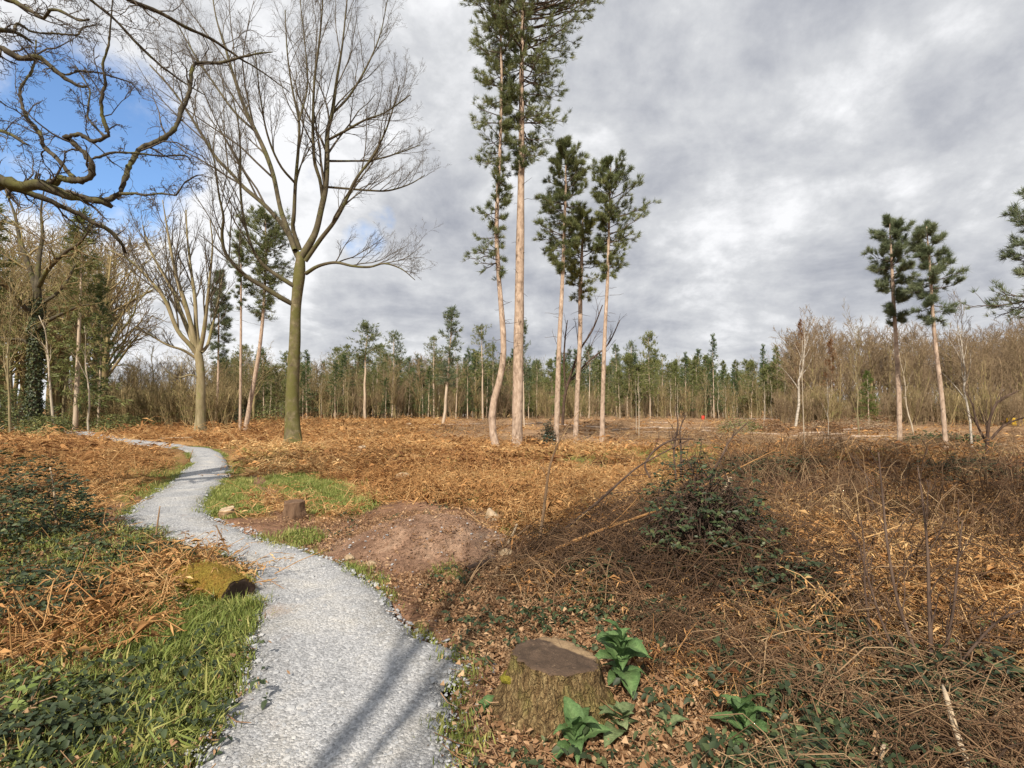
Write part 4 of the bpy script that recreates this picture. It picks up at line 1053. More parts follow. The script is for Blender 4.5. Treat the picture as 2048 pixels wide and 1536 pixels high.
# ---- the gnarled oak reaching in from the side ---------------------------
OB = np.array((-9.2, 6.4, 0.0)); OB[2] = H(OB[0], OB[1])
oz = lambda z, dx=0, dy=0, w_=.3: (OB[0] + dx, OB[1] + dy, z, w_)
otr = catmull(np.array([oz(-.1, 0, 0, .42), oz(1.0, .05, 0, .38), oz(2.5, .1, .1, .34), oz(4.0, .1, .2, .31), oz(5.5, 0, .2, .26), oz(7.5, -.2, .3, .2), oz(9.5, 0, .4, .12), oz(11, .2, .4, .05)]), 34)
def oak_limb(start, px, d0, d1):
    """a limb that leaves the trunk at height start and then follows photo pixels"""
    p_, r_ = trace(px, d0, d1, 6 * len(px), .55); r_ = r_ * .80; jr = np.random.default_rng(int(px[0][1] * 7) % 9999); p_ = p_ + jr.normal(size=p_.shape) * r_[:, None] * .16; r_ = r_ * (1 + .12 * jr.normal(size=len(r_)))
    if start is None: return p_, r_
    z, w_ = start
    c = np.vstack([[OB[0] + .1, OB[1] + .2, z, w_], [(OB[0] * .4 + p_[0, 0] * .6), (OB[1] * .4 + p_[0, 1] * .6), z * .45 + p_[0, 2] * .55 + .1, (w_ + r_[0]) / 2]])
    c = catmull(np.vstack([c, np.hstack([p_, r_[:, None]])[::2], np.append(p_[-1], r_[-1])[None]]), len(p_) + 8, .3)
    return c[:, :3], np.maximum(c[:, 3], .003)
olimbs = [oak_limb(*a) for a in (
 ((3.6, .16), [(0, 361, 30), (44, 372, 28), (88, 372, 25), (132, 390, 20), (176, 398, 18), (211, 405, 16), (224, 414, 9)], 7.0, 7.4),
 ((3.2, .13), [(0, 372, 16), (44, 381, 15), (88, 396, 13), (123, 413, 12), (152, 425, 12), (190, 448, 11), (220, 461, 10), (244, 488, 8), (251, 505, 5)], 7.2, 8.2),
 (None, [(205, 404, 13), (240, 387, 12), (252, 352, 12), (264, 322, 12), (281, 296, 12), (319, 281, 12), (352, 255, 11), (363, 220, 11), (378, 187, 10), (384, 141, 9), (392, 126, 8), (440, 126, 7), (480, 115, 6), (515, 107, 5), (545, 104, 3)], 7.35, 8.8),
 (None, [(88, 375, 18), (123, 357, 17), (164, 362, 16), (183, 350, 14), (182, 325, 14), (164, 302, 13), (141, 281, 13), (131, 275, 11), (158, 268, 10), (187, 284, 10), (217, 270, 9), (205, 234, 9), (202, 202, 8), (211, 164, 7), (205, 132, 6), (217, 88, 5), (223, 29, 4), (226, -20, 2)], 7.2, 6.4),
 (None, [(150, 358, 12), (141, 350, 11), (117, 319, 10), (88, 293, 10), (79, 264, 9), (56, 240, 9), (44, 211, 7), (40, 176, 6), (62, 146, 6), (70, 120, 5), (72, 80, 3)], 7.25, 8.3),
 ((6.2, .12), [(0, 97, 15), (44, 117, 13), (76, 114, 13), (103, 135, 11), (132, 158, 10), (158, 173, 8), (176, 173, 5)], 6.6, 6.9),
 ((7.0, .11), [(0, -6, 12), (35, 6, 11), (67, 26, 10), (88, 38, 9), (100, 19, 8), (123, 23, 7), (158, 41, 6), (179, 38, 4)], 6.6, 6.2),
 ((6.4, .10), [(0, 59, 11), (29, 64, 9), (48, 74, 7), (66, 86, 4)], 6.8, 7.6),
 (None, [(29, 62, 7), (35, 47, 7), (64, 64, 6), (108, 67, 5), (155, 70, 5), (164, 56, 4), (193, 50, 3)], 7.0, 7.8),
 ((8.0, .13), [(150, -60, 10), (261, 0, 9), (322, 26, 9), (375, 56, 8), (425, 79, 7), (475, 114, 6), (520, 140, 4), (580, 185, 2)], 7.5, 9.5),
 ((7.6, .10), [(100, -60, 8), (182, 0, 7), (229, 38, 7), (278, 91, 6), (322, 132, 5), (366, 164, 4), (410, 190, 2.5)], 7.8, 9.0),
 (None, [(236, 388, 8), (265, 387, 7), (293, 390, 6), (322, 387, 5), (352, 390, 5), (369, 366, 4), (390, 352, 4), (407, 349, 2)], 7.4, 6.6),
 (None, [(186, 318, 6), (226, 305, 6), (270, 306, 5), (322, 312, 4), (372, 311, 3.5), (387, 331, 2)], 7.1, 7.9),
 ((5.0, .09), [(-40, 255, 9), (0, 261, 9), (29, 272, 8), (42, 282, 7), (56, 290, 4)], 6.6, 6.5),
 (None, [(103, 135, 5), (130, 150, 5), (160, 142, 5), (200, 146, 4), (240, 158, 4), (262, 165, 3), (280, 188, 2)], 6.8, 7.6),
 (None, [(211, 275, 6), (175, 235, 5), (180, 180, 4), (150, 130, 3)], 7.2, 8.2),
)]
bare_tree('oak_tree', 'gnarled bare oak whose crooked limbs reach in across the upper left sky', 'oak tree', (otr[:, :3], otr[:, 3]), olimbs, 23, 'oak_bark', 'oak_twig',
          [(13, .2, .98, .22, .8, .06, .30, 7, .42, .3, .0, .35), (7, .15, 1.0, .42, .85, .02, .30, 5, .55, .4, .0, .35), (5, .15, 1.0, .5, .8, .0, .3, 4, .6, .5, .0, .3)], 16, 9, .25, 1.5, base=OB)
# ---- middle distance and far trees: a few kinds, each individual placed on its own
KIND = {}
def far_pine(key, seed, h, c0, rad, bark, needle, r0=.15, nb=46, tuft=.42, dead=0):
    """pine with a bare stem; crown between c0 and 1 of its height"""
    rng = np.random.default_rng(seed); g_ = Geo()
    n = 9; z = np.linspace(0, h, n); wv = np.cumsum(rng.normal(size=(n, 2)) * h * .006, 0)
    pts = np.stack([wv[:, 0], wv[:, 1], z], 1); pts[0, 2] = -.3
    tubes(g_, pts[None], (r0 * (1 - .85 * z / h))[None], 7)
    zz = h * (c0 + (1 - c0) * ((np.arange(nb) + rng.random(nb)) / nb)); rel = (zz / h - c0) / (1 - c0)
    ext = rad * (np.sin(np.clip(rel * .92 + .10, 0, 1) * math.pi) ** .7 + .12) * rng.uniform(.55, 1.15, nb)
    az = rng.uniform(0, 6.283, nb); sl = -.15 + .8 * rel + rng.normal(size=nb) * .12
    s = np.linspace(0, 1, 4); hd = np.stack([np.cos(az), np.sin(az), sl], 1)
    cx = np.stack([np.interp(zz, z, pts[:, k]) for k in (0, 1)] + [zz], 1)
    br = cx[:, None] + hd[:, None] * (ext[:, None] * s)[..., None] + rng.normal(size=(nb, 4, 3)) * .05
    tubes(g_, br, np.full((nb, 4), .025) * (1 - .6 * s), 3, .5, False)
    me_t = g_.mesh(key + '_trunk', M[bark]); g_ = Geo()
    tp = np.concatenate([br[:, 1], br[:, 2], br[:, 3], br[:, 3] * .5 + br[:, 2] * .5, br[:, 2] * .5 + br[:, 1] * .5]); tp = np.concatenate([tp, tp]) + rng.normal(size=(len(tp) * 2, 3)) * rad * .10
    td = np.tile(hd, (10, 1)) + np.array([0, 0, .5])
    needles(g_, rng, tp, td, 7, tuft, tuft * .16, .6, np.clip(.45 + .35 * (vnoise(tp[:, 0] * 2, tp[:, 2] * 2, seed) - .5) + rng.normal(size=len(tp)) * .15, 0, 1))
    KIND[key] = (h, [('trunk', me_t), ('crown', g_.mesh(key + '_crown', M[needle], False))])
def far_spruce(key, seed, h, rad, bark, needle, c0=.12, nb=90, tuft=.4):
    rng = np.random.default_rng(seed); g_ = Geo()
    z = np.linspace(0, h, 6); pts = np.stack([z * 0, z * 0, z], 1); pts[0, 2] = -.3
    tubes(g_, pts[None], (.16 * (1 - .92 * z / h))[None], 6); me_t = g_.mesh(key + '_trunk', M[bark]); g_ = Geo()
    rel = (np.arange(nb) + rng.random(nb)) / nb; zz = h * (c0 + (1 - c0) * rel)
    ext = rad * (1 - rel) ** .85 * rng.uniform(.7, 1.15, nb) + .12; az = rng.uniform(0, 6.283, nb)
    f = np.array([.25, .5, .75, 1.0]); hd = np.stack([np.cos(az), np.sin(az), -.15 + .6 * rel], 1)
    tp = (np.stack([az * 0, az * 0, zz], 1)[:, None] + hd[:, None] * (ext[:, None] * f)[..., None]).reshape(-1, 3)
    tp = np.concatenate([tp, tp]) + rng.normal(size=(len(tp) * 2, 3)) * .12
    td = np.tile(np.repeat(hd, 4, 0), (2, 1)) + np.array([0, 0, -.1])
    needles(g_, rng, tp, td, 6, tuft, tuft * .17, .5, np.clip(.45 + .3 * (vnoise(tp[:, 0] * 2, tp[:, 2] * 2, seed) - .5) + rng.normal(size=len(tp)) * .15, 0, 1))
    KIND[key] = (h, [('trunk', me_t), ('crown', g_.mesh(key + '_crown', M[needle], False))])
def far_bare(key, seed, h, bark, twig, r0=.14, fork=.4, nl=9, spread=.55, up=.35, stems=1, lv=((6, .2, 1, .45, .6, .15, .14, 4, .6, .4, .03, .4), (5, .2, 1, .5, .6, .1, .16, 3, .7, .5, .02, .4)), ll=.42, wid=.012):
    rng = np.random.default_rng(seed); g_ = Geo(); allp, allr = [], []
    for k in range(stems):
        a = rng.uniform(0, 6.283); ln_ = rng.uniform(.05, .25) * (stems > 1)
        n = 9; z = np.linspace(0, h * rng.uniform(.8, 1.0), n); wv = np.cumsum(rng.normal(size=(n, 2)) * h * .010, 0)
        pts = np.stack([wv[:, 0] + math.cos(a) * (z * ln_ + .2 * (stems > 1)), wv[:, 1] + math.sin(a) * (z * ln_ + .2 * (stems > 1)), z], 1); pts[0, 2] = -.3
        allp.append(pts); allr.append(np.maximum(r0 * (1 - .9 * z / h), .02))
    tp, tr_ = np.array(allp), np.array(allr); tubes(g_, tp, tr_, 7)
    lp, lr = grow(rng, tp, tr_, nl, fork, .98, np.full(stems, h * ll), spread, up, .10, 7, .6, .3, .05, .45); tubes(g_, lp, lr, 4, .5, False)
    me_t = g_.mesh(key + '_trunk', M[bark]); g_ = Geo(); cur = (lp, lr)
    for a in lv:
        cur = grow(rng, cur[0], cur[1], *a); cur = (cur[0], np.maximum(cur[1], wid)); tubes(g_, cur[0], cur[1], 3, .5, False)
    KIND[key] = (h, [('trunk', me_t), ('twigs', g_.mesh(key + '_twigs', M[twig]))])
far_pine('pine_a', 801, 14, .60, 1.9, 'pine_bark_far', 'needle', .2); far_pine('pine_b', 802, 14, .52, 2.3, 'pine_bark_far', 'needle', .2); far_pine('pine_c', 803, 15, .45, 2.2, 'pine_bark_far', 'needle_olive', .19, nb=40)
far_pine('pine_d', 804, 14, .35, 1.5, 'pine_bark_far', 'needle_blue', .19, nb=56); far_pine('pine_e', 805, 12, .30, 2.4, 'pine_bark_far', 'needle_olive', nb=60, tuft=.5)
far_spruce('spruce_a', 811, 14, 2.6, 'pine_bark_far', 'needle_spruce'); far_spruce('spruce_b', 812, 12, 2.2, 'pine_bark_far', 'needle_olive'); far_spruce('spruce_c', 813, 12, 2.4, 'pine_bark_far', 'needle_bright')
far_spruce('spruce_dead', 814, 12, 1.9, 'pine_bark_far', 'needle_dead', nb=70)
far_bare('birch_a', 821, 12, 'young_bark', 'thicket', .10, .35, 9, .5, .45); far_bare('birch_b', 822, 11, 'young_bark', 'thicket', .09, .3, 10, .55, .35)
far_bare('oak_a', 823, 12, 'thicket', 'thicket', .22, .25, 12, .85, .15, lv=((7, .2, 1, .5, .75, .08, .2, 5, .6, .4, .0, .35), (6, .2, 1, .5, .75, .05, .2, 3, .7, .5, .0, .35)), ll=.5)
far_bare('russet_a', 824, 13, 'russet_twig', 'russet_twig', .2, .25, 12, .7, .3, lv=((7, .2, 1, .5, .65, .15, .15, 4, .6, .4, .0, .35), (7, .2, 1, .5, .65, .1, .18, 3, .7, .5, .0, .35)), ll=.48, wid=.016)
far_bare('russet_b', 825, 12, 'thicket', 'russet_twig', .18, .2, 13, .65, .35, lv=((7, .2, 1, .5, .65, .15, .15, 4, .6, .4, .0, .35), (7, .2, 1, .5, .65, .1, .18, 3, .7, .5, .0, .35)), ll=.45, wid=.016)
far_bare('white_birch', 826, 12, 'birch_bark', 'russet_twig', .13, .4, 9, .5, .4, ll=.45)
far_bare('pole', 827, 10, 'grey_wood', 'thicket', .085, .45, 6, .45, .5, lv=((5, .3, 1, .5, .5, .3, .12, 3, .6, .4, .03, .4),), ll=.3)
far_bare('bush', 828, 3.2, 'thicket', 'thicket', .03, .1, 6, .5, .35, stems=7, lv=((6, .2, 1, .5, .6, .2, .15, 3, .7, .5, .02, .3),), ll=.5, wid=.009)
far_bare('bush_russet', 829, 3.0, 'russet_twig', 'russet_twig', .03, .1, 6, .55, .3, stems=7, lv=((6, .2, 1, .5, .6, .2, .15, 3, .7, .5, .02, .3),), ll=.5, wid=.009)
far_bare('snag', 830, 9, 'grey_wood', 'grey_wood', .13, .45, 5, .9, .1, lv=((3, .3, 1, .4, .7, .1, .15, 3, .6, .4, .0, .4),), ll=.16)

def place(key, name, label, cat, x, y, h, rz=None, group=None, wide=1.0, lean=(0, 0), rng=random.Random(5)):
    H0, parts = KIND[key]; s = h / H0
    T = thing(name, (x, y, float(H(x, y)) - .02), label, cat, group, rng.uniform(0, 6.28) if rz is None else rz)
    T.scale = (s * wide, s * wide, s); T.rotation_euler[0], T.rotation_euler[1] = lean
    for pn, me in parts: obj(pn, me, T)
    return T
def at_px(px, py, py_top, d=None):
    d = d or CAM_H * F / (py - 815.0)
    p_ = P(px, py, d); return p_[0], d, max((py - py_top) / F * d, .3)
def lone(key, px, py, top, label, cat='pine tree', name='pine_tree', wide=1.0, lean=(0, 0), d=None, rz=None):
    x, y, h = at_px(px, py, top, d); return place(key, name, label, cat, x, y, h, rz, None, wide, lean)
lone('pine_a', 730, 841, 648, 'lone pine with narrow pointed crown right of the big beech, beyond the bracken', wide=1.15)
lone('pine_b', 785, 836, 667, 'lone bushy pine with broad green crown right of the narrow pointed pine', wide=1)
lone('pine_c', 868, 838, 676, 'short round headed pine leaning against a taller sparse pine', wide=0.95, lean=(0, .10))
lone('pine_d', 884, 851, 617, 'tallest sparse far pine standing alone in the bracken left of the crooked pine', wide=1.1, lean=(0, .06))
lone('spruce_a', 935, 838, 698, 'dark pointed spruce behind the thin pole with white foot', 'spruce tree', 'spruce_tree', wide=.8)
lone('pine_c', 966, 840, 652, 'olive pine just left of the crooked pine trunk', wide=0.95)
lone('pine_a', 985, 838, 690, 'low far pine hidden partly by the crooked pine trunk', wide=.6)
lone('pine_d', 1050, 853, 642, 'slim dark far pine seen close beside the straight thick trunk', wide=0.75)
lone('pine_a', 1073, 836, 722, 'small far pine right of the slim dark far pine', wide=.6)
lone('spruce_c', 1118, 840, 690, 'bright yellow green conifer behind the first slim pine', 'conifer tree', 'conifer_tree', wide=.55)
lone('pine_a', 1178, 836, 694, 'far pine seen between the second and third slim pines', wide=.75)
lone('pine_d', 1232, 834, 690, 'far pine just right of the last slim pine trunk', wide=.8)
lone('pine_b', 1262, 834, 686, 'far bushy pine behind the pale twin dead poles', wide=.7)
lone('pine_e', 1300, 839, 668, 'broad dense far pine with tufted crown right of the pale twin dead poles', wide=.62)
lone('spruce_a', 1428, 838, 671, 'big dark pointed conifer rising over the wood right of the broad far pine', 'conifer tree', 'conifer_tree', wide=.75)
lone('spruce_a', 1372, 836, 706, 'dark conifer at the wood edge left of the big pointed conifer', 'conifer tree', 'conifer_tree', wide=.8)
lone('spruce_a', 1530, 836, 690, 'dark pointed conifer behind the broken snag', 'conifer tree', 'conifer_tree', wide=.7)
lone('spruce_b', 1555, 836, 692, 'olive green conifer just right of the conifer behind the snag', 'conifer tree', 'conifer_tree', wide=.7)
lone('snag', 1278, 878, 738, 'pale twin dead pole with splintered side shoots in the felled ground', 'dead tree', 'dead_tree', wide=.5, rz=.4)
lone('snag', 1272, 872, 748, 'thinner pale dead pole touching the twin dead pole', 'dead tree', 'dead_tree', wide=.4, rz=2.0)
lone('snag', 1527, 858, 758, 'broken topped grey snag leaning beside the far felled logs', 'dead tree', 'dead_tree', wide=.55, lean=(0, -.06))
lone('white_birch', 1592, 858, 620, 'pale birch with wide wispy reddish crown beyond the far logs', 'birch tree', 'birch_tree', wide=1.1, lean=(0, .10))
lone('snag', 1610, 905, 668, 'tall thin white dead stem in front of the wispy birch', 'dead tree', 'dead_tree', wide=.32)
lone('spruce_dead', 1606, 842, 640, 'brown topped dying conifer behind the wispy birch', 'conifer tree', 'conifer_tree', wide=.55)
lone('white_birch', 1656, 893, 735, 'thin white birch pole rising from the stacked far logs', 'birch tree', 'birch_tree', wide=.4)
lone('spruce_dead', 1666, 850, 680, 'rust brown dead spruce at the edge of the oak wood', 'spruce tree', 'spruce_tree', wide=.8)
lone('spruce_c', 1738, 850, 742, 'yellow green spruce at the foot of the oak wood', 'spruce tree', 'spruce_tree', wide=1.1)
lone('birch_a', 1722, 872, 640, 'pale forked bare tree in front of the yellow green spruce', 'bare tree', 'bare_tree', wide=.8)
lone('pole', 1828, 868, 690, 'thin leaning pole between the pair of dark pines', 'bare tree', 'bare_tree', wide=1.0, lean=(0, -.12))
lone('white_birch', 1946, 906, 588, 'white barked birch with dark forked top right of the dark pines', 'birch tree', 'birch_tree', wide=.7, lean=(0, -.06))
lone('pole', 932, 832, 735, 'thin pale pole with a white box at its foot', 'bare tree', 'bare_tree', wide=.8)
lone('spruce_c', 1174, 834, 806, 'small bright green bushy young conifer between the slim pine trunks', 'conifer', 'young_conifer', wide=2.0)
lone('spruce_c', 1065, 836, 790, 'young yellow green conifer low behind the thick pine', 'conifer', 'young_conifer', wide=1.1)

# the wood around the clearing: the front trees one by one, the rest of the wood as one mass
rng = np.random.default_rng(77); R_ = random.Random(77)
WOOD = [  # px from, to, count, base y range, top y range, kinds, name, category, label
 (440, 735, 36, (834, 840), (722, 770), ('pole', 'birch_b', 'birch_a'), 'young_tree', 'bare tree', 'slim pale bare trunk in the thicket behind the big beech'),
 (640, 1000, 30, (833, 838), (738, 775), ('pole', 'birch_a'), 'young_tree', 'bare tree', 'slim bare trunk in the thicket under the lone far pines'),
 (560, 1000, 20, (830, 834), (728, 765), ('pine_e', 'pine_c', 'pine_b'), 'pine_tree', 'pine tree', 'round topped pine in the far wood edge behind the bracken field'),
 (1010, 1260, 14, (832, 837), (738, 775), ('spruce_b', 'pine_e', 'birch_b'), 'conifer_tree', 'conifer tree', 'olive conifer in the far wood behind the slim pines'),
 (1240, 1580, 22, (832, 837), (706, 745), ('spruce_a', 'spruce_b', 'pine_e', 'pine_c'), 'conifer_tree', 'conifer tree', 'dark conifer in the far wood edge beyond the felled logs'),
 (1240, 1600, 38, (833, 839), (735, 785), ('pole', 'birch_a'), 'young_tree', 'bare tree', 'thin pale trunk along the far wood edge beyond the felled logs'),
 (1590, 2100, 46, (840, 851), (668, 720), ('russet_a', 'russet_b'), 'oak_tree', 'oak tree', 'brown twiggy tree of the bare wood behind the dark pines'),
 (225, 470, 16, (838, 846), (700, 760), ('oak_a', 'birch_b', 'oak_a'), 'bare_tree', 'bare tree', 'low bare tree in the distance beyond the smaller beech'),
]
MARK = [(230, 'the left wood'), (300, 'the small spreading oak'), (400, 'the smaller beech'), (490, 'the leaning pine'), (590, 'the big beech trunk'), (730, 'the narrow pointed pine'), (785, 'the lone bushy pine'), (884, 'the tallest sparse pine'), (932, 'the white footed pole'),
        (966, 'the olive pine'), (995, 'the crooked pine trunk'), (1035, 'the thick pine trunk'), (1113, 'the first slim pine'), (1152, 'the second slim pine'), (1205, 'the third slim pine'), (1275, 'the twin dead poles'), (1300, 'the broad far pine'), (1372, 'the dark far conifer'),
        (1428, 'the big pointed conifer'), (1527, 'the broken snag'), (1592, 'the wispy birch'), (1666, 'the rust brown spruce'), (1722, 'the pale forked tree'), (1800, 'the taller dark pine'), (1893, 'the shorter dark pine'), (1946, 'the white barked birch'), (2040, 'the right edge')]
LOOK = {'pole': 'pole thin tree', 'birch_a': 'upright twiggy tree', 'birch_b': 'bushier twiggy tree', 'pine_e': 'full bushy pine', 'pine_c': 'olive topped pine', 'pine_b': 'broad green pine', 'spruce_a': 'dark pointed conifer', 'spruce_b': 'olive pointed conifer',
        'russet_a': 'russet twiggy tree', 'russet_b': 'brown branchy tree', 'oak_a': 'low spreading bare tree'}
for x0, x1, n, yb, yt, kinds, nm, cat, lab in WOOD:
    for i in range(n):
        px = x0 + (x1 - x0) * (i + R_.random()) / n
        yt_ = R_.uniform(*yt); x, y, h = at_px(px, R_.uniform(*yb), yt_)
        key = kinds[R_.randrange(len(kinds))]; mk = min(MARK, key=lambda q: abs(q[0] - px)); off = px - mk[0]
        where = ('directly behind ' if abs(off) < 9 else ('just ' if abs(off) < 28 else 'farther ') + ('left of ' if off < 0 else 'right of ')) + mk[1]
        size = 'taller ' if yt_ < yt[0] + .33 * (yt[1] - yt[0]) else ('short ' if yt_ > yt[0] + .67 * (yt[1] - yt[0]) else 'middling ')
        l2 = size + LOOK[key] + ' of the wood edge ' + where
        place(key, nm, l2, cat, x, y, h, None, l2, R_.uniform(.8, 1.15), (R_.gauss(0, .03), R_.gauss(0, .03)), R_)
# far wood mass: every point carries a trunk and a crown of the same kind (one object of kind stuff)
def wood_mass(name, label, keys, x, y, s, rng):
    ng = bpy.data.node_groups.new(name, 'GeometryNodeTree')
    ng.interface.new_socket('Geometry', in_out='INPUT', socket_type='NodeSocketGeometry')
    ng.interface.new_socket('Geometry', in_out='OUTPUT', socket_type='NodeSocketGeometry')
    N, L = ng.nodes, ng.links; gi, go = N.new('NodeGroupInput'), N.new('NodeGroupOutput'); jn = N.new('GeometryNodeJoinGeometry')
    def na(nm, ty):
        a = N.new('GeometryNodeInputNamedAttribute'); a.data_type = ty; a.inputs['Name'].default_value = nm; return a.outputs['Attribute']
    e2r = N.new('FunctionNodeEulerToRotation'); L.new(na('rot', 'FLOAT_VECTOR'), e2r.inputs[0]); sc_, ix_ = na('scl', 'FLOAT_VECTOR'), na('idx', 'INT')
    for part in (0, 1):
        c_ = bpy.data.collections.new('%s_%d' % (name, part))
        for i, k in enumerate(keys): c_.objects.link(bpy.data.objects.new('%s_%d_%02d' % (name, part, i), KIND[k][1][part][1]))
        ci_ = N.new('GeometryNodeCollectionInfo'); ci_.inputs['Collection'].default_value = c_
        ci_.inputs['Separate Children'].default_value = True; ci_.inputs['Reset Children'].default_value = True
        io = N.new('GeometryNodeInstanceOnPoints'); io.inputs['Pick Instance'].default_value = True
        L.new(gi.outputs[0], io.inputs['Points']); L.new(ci_.outputs[0], io.inputs['Instance']); L.new(ix_, io.inputs['Instance Index']); L.new(e2r.outputs[0], io.inputs['Rotation']); L.new(sc_, io.inputs['Scale'])
        L.new(io.outputs[0], jn.inputs[0])
    L.new(jn.outputs[0], go.inputs[0])
    n = len(x); me = bpy.data.meshes.new(name); me.vertices.add(n); me.vertices.foreach_set('co', np.stack([x, y, H(x, y) - .05], 1).astype(np.float32).ravel())
    rot = np.stack([rng.normal(size=n) * .03, rng.normal(size=n) * .03, rng.uniform(0, 6.283, n)], 1); wd = rng.uniform(.85, 1.2, n) * s
    for nm, ty, key, arr in (('rot', 'FLOAT_VECTOR', 'vector', rot), ('scl', 'FLOAT_VECTOR', 'vector', np.stack([wd, wd, s], 1)), ('idx', 'INT', 'value', rng.integers(0, len(keys), n))):
        a = me.attributes.new(nm, ty, 'POINT'); a.data.foreach_set(key, np.asarray(arr, np.int32 if ty == 'INT' else np.float32).ravel())
    o = obj(name, me); md = o.modifiers.new('wood', 'NODES'); md.node_group = ng
    return tag(o, label, None, None, 'stuff')
def belt(px0, px1, n, d0, d1, t0, t1, hk, rng):
    px = rng.uniform(px0, px1, n); d = rng.uniform(d0, d1, n); x = (px - 1024) / F * d
    top = rng.uniform(t0, t1, n); h = (815 - top) / F * d + 1.6
    return x, d, h / hk
for nm, lab, keys, args, hk in (
    ('woodland', 'olive green mixed wood closing the far side of the clearing', ('pine_e', 'birch_b', 'oak_a', 'pine_c', 'russet_b', 'spruce_a'), (430, 1060, 330, 70, 112, 722, 775), 11.5),
    ('woodland', 'conifer wood beyond the felled logs', ('spruce_a', 'spruce_b', 'pine_e', 'birch_a'), (1000, 1600, 260, 90, 135, 712, 775), 12.5),
    ('woodland', 'brown leafless oak wood on the far right side of the clearing', ('russet_a', 'russet_b'), (1560, 2400, 120, 55, 95, 655, 715), 12.5),
    ('woodland', 'bare far wood beyond the end of the path', ('oak_a', 'birch_b', 'russet_b'), (130, 470, 50, 60, 110, 720, 760), 12),
    ('woodland', 'dense dark wood along the far left side', ('oak_a', 'oak_a', 'birch_b', 'oak_a', 'russet_b', 'birch_a'), (-500, 215, 110, 38, 75, 440, 640), 12.5)):
    rg = np.random.default_rng(args[2] + len(lab))
    x, y, s = belt(*args, hk, rg); wood_mass(nm, lab, keys, x, y, s, rg)
rg = np.random.default_rng(5)
for lab, keys, args, hk in (('twiggy undergrowth along the foot of the far wood', ('bush', 'bush', 'bush_russet'), (420, 1640, 460, 72, 112, 768, 803), 3.2),
                            ('brown undergrowth at the foot of the bare oak wood', ('bush_russet', 'bush'), (1560, 2300, 200, 42, 60, 775, 805), 3.2),
                            ('tan undergrowth beyond the end of the gravel path', ('bush', 'bush'), (150, 470, 110, 38, 60, 765, 800), 3.2)):
    x, y, s = belt(*args, hk, rg); wood_mass('undergrowth', lab, keys, x, y, s, rg)
# ---- the wood on the left, and the trees behind the viewer that shade the foreground
def bush(name, label, cat, loc, rx, ry, h, leafmat, n, size, seed, stemmat='dark_stem', nst=24, tri=True, group=None, wide=.6, fold=.15):
    """arching stems under a dome of small leaves"""
    rng = np.random.default_rng(seed); T = thing(name, loc, label, cat, group); g_ = Geo()
    def dome(k, lo):
        v = norm(rng.normal(size=(k, 3))); v[:, 2] = np.abs(v[:, 2]); f = rng.uniform(lo, 1, (k, 1)) ** .5
        p_ = v * f * np.array([rx, ry, h]); lump = .72 + .56 * fbm(v[:, 0] * 2.2 + seed, v[:, 1] * 2.2 + v[:, 2] * 1.5, seed, 3)
        return p_ * lump[:, None], v
    e, _ = dome(nst, .5); s_ = np.linspace(0, 1, 6)[None, :, None]; b0 = rng.normal(size=(nst, 1, 3)) * np.array([rx, ry, 0]) * .3
    st_ = b0 * (1 - s_) + e[:, None] * s_; st_[:, :, 2] += (np.sin(np.linspace(0, math.pi, 6)) * .25 * h)[None]; st_ += rng.normal(size=st_.shape) * .03 * h
    st_[:, 0, 2] = -.03
    tubes(g_, st_, np.linspace(1, .4, 6)[None] * rng.uniform(.003, .007, (nst, 1)) * (1 + size * 4), 4, .5, False)
    obj('stems', g_.mesh('stems', M[stemmat]), T); g_ = Geo()
    p_, v = dome(n, .25); az = rng.uniform(0, 6.283, n)
    for k in range(3 if tri else 1):
        d = norm(np.stack([np.cos(az + 2.1 * k), np.sin(az + 2.1 * k), rng.normal(size=n) * .3 - .1], 1) + v * .4)
        l = size * rng.uniform(.6, 1.25, n)
        leaf_batch(g_, rng, p_, d, norm(v + np.array([0, 0, .6]) + rng.normal(size=(n, 3)) * .45), l, l * wide, fold, .25, np.clip(rng.normal(.45, .24, n), 0, 1))
    obj('leaves', g_.mesh('leaves', M[leafmat]), T)
    return T
def gp(px, py):
    p_ = ground_pt(px, py); return p_
D = 31.0
tk = trace([(66, 868, 20), (68, 800, 18), (72, 720, 18), (74, 650, 17), (74, 600, 15), (76, 560, 10)], D, D, 24)
limbs = [trace(*a) for a in (
 ([(72, 640, 11), (45, 610, 9), (20, 580, 8), (-10, 560, 6), (-50, 530, 3)], D, D - 3),
 ([(75, 590, 10), (60, 540, 9), (40, 480, 7), (30, 430, 5), (10, 380, 2.5)], D, D + 2),
 ([(76, 575, 10), (95, 540, 8), (130, 505, 7), (160, 485, 5), (185, 450, 2)], D, D - 2),
 ([(74, 570, 9), (78, 520, 8), (85, 470, 6), (82, 420, 4), (90, 370, 2)], D, D + 1),
 ([(73, 660, 8), (100, 640, 7), (130, 625, 6), (160, 612, 4), (190, 608, 2)], D, D - 2),
 ([(72, 700, 7), (45, 680, 6), (15, 678, 5), (-30, 665, 3)], D, D - 1),
 ([(75, 610, 8), (110, 590, 6), (135, 560, 5), (150, 530, 3), (170, 520, 2)], D, D + 2),
)]
T = bare_tree('oak_tree', 'ivy clad bare oak in the wood on the far left, forking wide above the bushes', 'oak tree', tk, limbs, 31, 'oak_bark', 'thicket',
              [(9, .2, .98, .4, .7, .1, .22, 6, .5, .35, .02, .4), (6, .2, 1.0, .5, .7, .05, .22, 4, .6, .45, .0, .35), (4, .2, 1.0, .55, .7, .0, .22, 3, .7, .6, .0, .3)], 12, 7)
rng = np.random.default_rng(9); n = 3200; i = rng.integers(0, 20, n); a = rng.uniform(0, 6.283, n)
